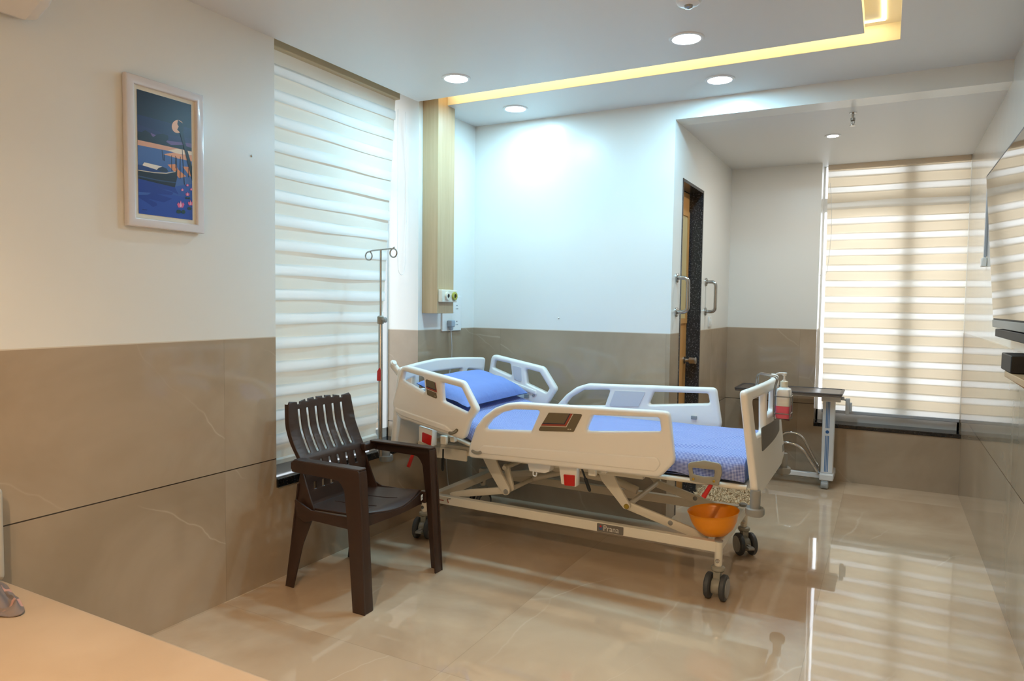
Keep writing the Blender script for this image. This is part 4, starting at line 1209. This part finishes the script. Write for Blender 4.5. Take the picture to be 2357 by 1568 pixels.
w.tube([(BX-.0348, BY-.042, .8595), (BX+.0348, BY+.042, .8595)], wr_, 6); w.tube([(BX-.0348, BY+.042, .8595), (BX+.0348, BY-.042, .8595)], wr_, 6)
w.tube(fillet([(BX+.030, BY+.0515, .978), (BX+.030, BY+.070, .978), (BX+.030, BY+.064, .96)], .008, 4), wr_, 6)
w.tube(fillet([(BX+.030, BY+.0515, .905), (BX+.030, BY+.070, .905), (BX+.030, BY+.060, .88)], .008, 4), wr_, 6)
w.build('basket', M['wire'], r)
w = MB()
for yy in (BY-.052, BY+.004):
    w.tube(fillet([(BX-.0385, yy, .875), (BX-.0385, yy, 1.012), (-.447, yy, 1.062), (-.540, yy, 1.078), (-.545, yy, 1.02)], .02, 5), .003, 8)
w.tube([(-.545, BY-.052, 1.02), (-.545, BY+.004, 1.02)], .003, 8)
w.tube([(BX-.0385, BY-.052, .875), (BX-.0385, BY+.004, .875)], .003, 8)
w.build('hook', M['wire'], r)

# ------------------------------------------------------------------ overbed table in the alcove
r = thing('overbed_table', 'overbed table with a grey brown top on a white column by the alcove window', 'table', (-.38, 5.86, 0))
tp = MB().slab([rpoly([(-1.045, 5.705), (-.272, 5.705), (-.272, 6.085), (-1.045, 6.085)], .02, 4)], .022, XY(.738), r=.005, seg=2).build('tabletop', M['table_top'], r, smooth=40)
w = MB(); w.slab([rpoly([(-1.049, 5.701), (-.268, 5.701), (-.268, 6.089), (-1.049, 6.089)], .022, 4), rpoly([(-1.028, 5.722), (-.289, 5.722), (-.289, 6.068), (-1.028, 6.068)], .014, 4)], .012, XY(.747), r=.003, seg=2); w.build('raised_edge', M['table_edge'], tp, smooth=40)
w = MB(); w.box(-.90, -.29, 5.84, 5.91, .704, .727); w.box(-.42, -.285, 5.83, 5.92, .675, .727); w.build('top_beam', M['table_metal'], r, bevel=.003)
co = MB().box(-.408, -.322, 5.84, 5.91, .118, .70).build('column', M['table_metal'], r, bevel=.006)
w = MB()
for xx in (-.380, -.370, -.360): w.box(xx-.0035, xx+.0035, 5.8385, 5.8402, .13, .41); w.box(xx-.0035, xx+.0035, 5.8385, 5.8402, .47, .70)
w.build('stripe', M['blue_strip'], co, smooth=0)
w = MB(); w.slab([circ(-.370, .440, .013, 20)], .0018, XZ(5.8392)); w.build('emblem', M['blue_print'], co, smooth=0)
w = MB(); w.box(-1.03, -.40, 5.855, 5.895, .070, .105); w.build('base_beam', M['table_metal'], r, bevel=.004)
MB().box(-.415, -.315, 5.80, 6.10, .068, .118).build('foot_rail', M['table_metal'], r, bevel=.008); MB().box(-1.06, -1.01, 5.80, 6.10, .068, .110).build('foot_rail', M['table_metal'], r, bevel=.008)
for x, y in ((-.375, 5.83), (-.375, 6.075), (-1.035, 5.83), (-1.035, 6.075)):
    cs = MB().box(x-.024, x+.024, y-.028, y+.028, .048, .069).build('castor_housing', M['lt_grey'], r, bevel=.008)
    MB().lathe([(.026, -.027), (.034, -.022), (.034, .022), (.026, .027)], (x, y, .0342), 28, 'x').build('castor_wheel', M['lt_grey'], cs)
w = MB(); w.box(-.285, -.262, 5.855, 5.895, .69, .715); w.tube([(-.275, 5.875, .700), (-.243, 5.875, .690)], .008, 10)
w.box(-.252, -.222, 5.853, 5.897, .585, .705); w.box(-.226, -.208, 5.86, 5.89, .60, .675); w.build('height_lever', M['lt_grey'], r, bevel=.005)

# chrome hoops standing on the table base
w = MB()
w.tube(fillet([(-.80, 5.835, .085), (-.76, 5.835, .330), (-.565, 5.835, .330), (-.425, 5.835, .118), (-.418, 5.875, .112)], .10, 8), .0105, 12)
w.build('foot_rest_tube', M['chrome'], r)
w = MB(); w.tube(fillet([(-.74, 5.915, .085), (-.72, 6.0, .385), (-.575, 6.0, .385), (-.436, 6.0, .135), (-.425, 5.90, .112)], .10, 8), .0105, 12)
w.build('foot_rest_tube', M['chrome'], r)

# ------------------------------------------------------------------ shaggy mat
random.seed(11)
def rugpt(u, v):
    x = -1.185+.395*u+.02*math.sin(9*v); y = 4.955+.46*v+.012*math.sin(11*u)
    e = min(u, v, 1-u, 1-v)
    z = .004 if e <= 0 else .012+random.random()*.022
    return (x+(random.random()-.5)*.006, y+(random.random()-.5)*.006, z)
w = MB(); w.grid(80, 96, rugpt)
rug = MB(); rug.v = w.v; rug.f = w.f; rug.m = w.m
for k in range(2600):
    x = -1.185+.395*random.random(); y = 4.955+.46*random.random(); a = random.random()*2*PI; h = .018+random.random()*.016; l_ = .022
    b0 = len(rug.v)
    ca, sa = math.cos(a), math.sin(a)
    rug.v += [Vector((x-sa*.004, y+ca*.004, h*.6)), Vector((x+sa*.004, y-ca*.004, h*.6)), Vector((x+ca*l_+sa*.003, y+sa*l_-ca*.003, h+.004)), Vector((x+ca*l_-sa*.003, y+sa*l_+ca*.003, h+.004))]
    rug.face((b0, b0+1, b0+2, b0+3))
b0 = len(rug.v); rug.v += [Vector((-1.19, 4.95, .0005)), Vector((-.785, 4.95, .0005)), Vector((-.785, 5.42, .0005)), Vector((-1.19, 5.42, .0005))]; rug.face((b0, b0+3, b0+2, b0+1))
tag(rug.build('door_mat', M['rug'], smooth=0, origin=(-.98, 5.18, 0), recalc=False), 'shaggy beige mat on the floor before the alcove door', 'mat')

# ------------------------------------------------------------------ television side
TVR = thing('television', 'black flat television tilted down on the right wall', 'television', (.50, 3.52, 1.34))
tilt = math.atan2(.058, .72)
def tv(u, v, w_):
    # u along the wall, v up the set, w out of the screen (towards -X)
    return (.462 - w_*math.cos(tilt) - v*math.sin(tilt), u, 1.343 + v*math.cos(tilt) - w_*math.sin(tilt))
TY0, TY1, TH = 2.89, 4.135, .712
w = MB(); w.slab([rpoly([(TY0, 0), (TY1, 0), (TY1, TH), (TY0, TH)], .006, 3)], .034, lambda u, v, w_: tv(u, v, w_-.017), r=.004, seg=2); w.build('cabinet', M['tv_body'], TVR)
w = MB(); w.slab([[(TY0+.012, .014), (TY1-.012, .014), (TY1-.012, TH-.012), (TY0+.012, TH-.012)]], .002, lambda u, v, w_: tv(u, v, w_+.0012)); w.build('screen', M['screen'], TVR, smooth=0)
w = MB(); w.slab([rpoly([(TY0, -.030), (TY1, -.030), (TY1, .006), (TY0, .006)], .003, 3)], .006, lambda u, v, w_: tv(u, v, w_+.002), r=.001, seg=2); w.build('bottom_trim', M['tv_trim'], TVR)
w = MB(); w.box(.47, XR-.0015, 3.38, 3.66, 1.50, 1.80); w.build('wall_bracket', M['black'], TVR, bevel=.004)
r = MB(); r.box(.455, XR, 3.0, 3.99, 1.272, 1.308)
tag(r.build('soundbar', M['tv_body'], origin=(.49, 3.5, 1.27), bevel=.003), 'long black bar on the wall below the television', 'soundbar')
r = thing('set_top_box', 'black set top box with a clear grey end on the wooden shelf', 'electronics', (.47, 3.5, 1.155))
MB().box(.425, XR-.004, 3.25, 3.50, 1.154, 1.222).build('case', M['tv_body'], r, bevel=.004)
MB().box(.428, XR-.008, 3.50, 3.512, 1.158, 1.219).build('end_cap', M['grey_strip'], r, bevel=.003)
r = thing('wall_shelf', 'small tan wooden shelf on the right wall under the set top box', 'shelf', (.47, 3.4, 1.10))
MB().box(.428, XR-.001, 2.95, 3.42, 1.128, 1.153).build('board', M['shelf_wood'], r, bevel=.003)
w = MB(); w.slab([rpoly([(.432, 1.128), (XR-.001, 1.128), (XR-.001, 1.075), (.50, 1.08)], .006, 3)], .02, XZ(3.36)); w.build('bracket', M['shelf_wood'], r, smooth=0)
r = thing('cable_channel', 'thin grey channel with a white end on the right wall beyond the television', 'cable channel', (XR, 5.15, 1.7))
MB().box(XR-.003, XR-.0005, 5.082, 5.110, 1.72, 2.13).build('mounting_strip', M['grey_strip'], r)
MB().box(XR-.016, XR-.003, 5.08, 5.112, 1.71, 2.14).build('channel', M['grey_strip'], r, bevel=.003)
MB().box(XR-.030, XR-.0005, 5.055, 5.115, 1.655, 1.71).build('end_block', M['white_trim'], r, bevel=.006)

# ------------------------------------------------------------------ air conditioner
r = thing('air_conditioner', 'white wall air conditioner high on the left wall', 'air conditioner', (XL, .92, 2.32))
MB().box(XL+.0005, XL+.006, .55, 1.30, 2.36, 2.60).build('mounting_plate', M['ac'], r)
pr_ = rpoly([(XL+.007, 2.345), (XL+.10, 2.325), (XL+.185, 2.365), (XL+.205, 2.42), (XL+.195, 2.60), (XL+.16, 2.625), (XL+.007, 2.625)], [.01, .06, .05, .05, .03, .03, .01], 5)
MB().slab([pr_], .86, XZ(.925), r=.012, seg=3).build('body', M['ac'], r, smooth=50)
w = MB(); w.slab([rpoly([(XL+.095, 2.322), (XL+.19, 2.366), (XL+.194, 2.362), (XL+.098, 2.317)], .001, 2)], .78, XZ(.925)); w.build('air_flap', M['ac'], r)

# ------------------------------------------------------------------ day bed in the foreground, cloth
r = thing('day_bed', 'wide tan upholstered day bed in the near left corner', 'day bed', (-1.75, .78, 0))
SYE = 1.222
w = MB(); w.slab([rpoly([(XL+.004, .30), (-.62, .30), (-.62, SYE), (XL+.004, SYE)], .02, 5)], .13, XY(.385), r=.014, seg=4); w.build('seat_cushion', M['sofa'], r, smooth=50)
MB().box(XL+.02, -.66, .34, SYE-.05, .05, .319).build('base_box', M['sofa_back'], r, bevel=.006)
for x in (XL+.09, -.74):
    for y in (.40, SYE-.10): MB().box(x-.03, x+.03, y-.03, y+.03, 0, .05).build('leg', M['table_edge'], r, bevel=.003)
w = MB(); w.slab([rpoly([(.30, .452), (SYE, .452), (SYE, .765), (.30, .765)], .018, 4)], .082, lambda u, v, w_: (XL+.046+w_, u, v), r=.02, seg=4); w.build('back_cushion', M['sofa_back'], r, smooth=50)
random.seed(5)
def cl(u, v):
    a = u*2*PI; rr = v
    x = -2.485+(.195+.04*math.sin(3*a+1)+.015*math.sin(7*a))*rr*math.cos(a)
    y = 1.080+(.110+.012*math.sin(4*a))*rr*math.sin(a)
    h = .078*max(0, 1-(rr/.72)**2.6)*min(1, .8+2*rr)*(.85+.2*math.sin(2*a+.8))
    f1 = abs(math.sin(3.5*a+5*rr+.6)); f2 = abs(math.sin(2.5*a-7*rr+1.9))
    h += (.020*(1-f1)**1.6 + .016*(1-f2)**2)*min(1, 3*(1-rr))*min(1, 4*rr)
    h += .012*max(0, 1-abs(rr-.86)/.08)*(.5+.5*math.sin(3*a))
    return (max(x, XL+.0915), min(y, 1.212), .4535+max(.0, h)+.004*abs(math.sin(6*a))*rr)
w = MB(); w.grid(140, 44, cl); w.grid(140, 2, lambda u, v: tuple(Vector(cl(u, 1))-Vector((0, 0, .003*v))))
tag(w.build('crumpled_cloth', M['cloth'], smooth=70, origin=(-2.46, 1.09, .452)), 'crumpled taupe cloth with pinkish patches on the tan day bed', 'cloth')

# ------------------------------------------------------------------ world: bright hazy sky, brighter toward the alcove side
W = bpy.data.worlds.new('World'); SC.world = W; W.use_nodes = True
nt = W.node_tree; bg = nt.nodes['Background']
tc = nt.nodes.new('ShaderNodeTexCoord'); sp = nt.nodes.new('ShaderNodeSeparateXYZ'); nt.links.new(tc.outputs['Generated'], sp.inputs[0])
mr = nt.nodes.new('ShaderNodeMapRange'); mr.inputs[1].default_value = -.2; mr.inputs[2].default_value = .8; mr.inputs[3].default_value = 1.9; mr.inputs[4].default_value = 3.6
nt.links.new(sp.outputs[1], mr.inputs[0]); nt.links.new(mr.outputs[0], bg.inputs['Strength'])
bg.inputs['Color'].default_value = (.84, .92, 1.0, 1)

# ------------------------------------------------------------------ camera
yaw, pitch, roll, fpx = 0.49234464, 0.05367768, 0.01272504, 1605.164
f = Vector((-math.sin(yaw)*math.cos(pitch), math.cos(yaw)*math.cos(pitch), -math.sin(pitch)))
rt = Vector((math.cos(yaw), math.sin(yaw), 0)); up = rt.cross(f)
r2 = rt*math.cos(roll)+up*math.sin(roll); u2 = -rt*math.sin(roll)+up*math.cos(roll)
cd = bpy.data.cameras.new('camera'); cam = bpy.data.objects.new('camera', cd); COL.objects.link(cam)
cd.sensor_fit = 'HORIZONTAL'; cd.sensor_width = 36; cd.lens = fpx/2357*36; cd.clip_start = .05
cam.matrix_world = Matrix(((r2.x, u2.x, -f.x, 0), (r2.y, u2.y, -f.y, 0), (r2.z, u2.z, -f.z, 1.4), (0, 0, 0, 1)))
SC.camera = cam
vs = SC.view_settings; vs.view_transform = 'Standard'; vs.look = 'None'; vs.exposure = 0.2; vs.gamma = 1.0; vs.use_curve_mapping = False
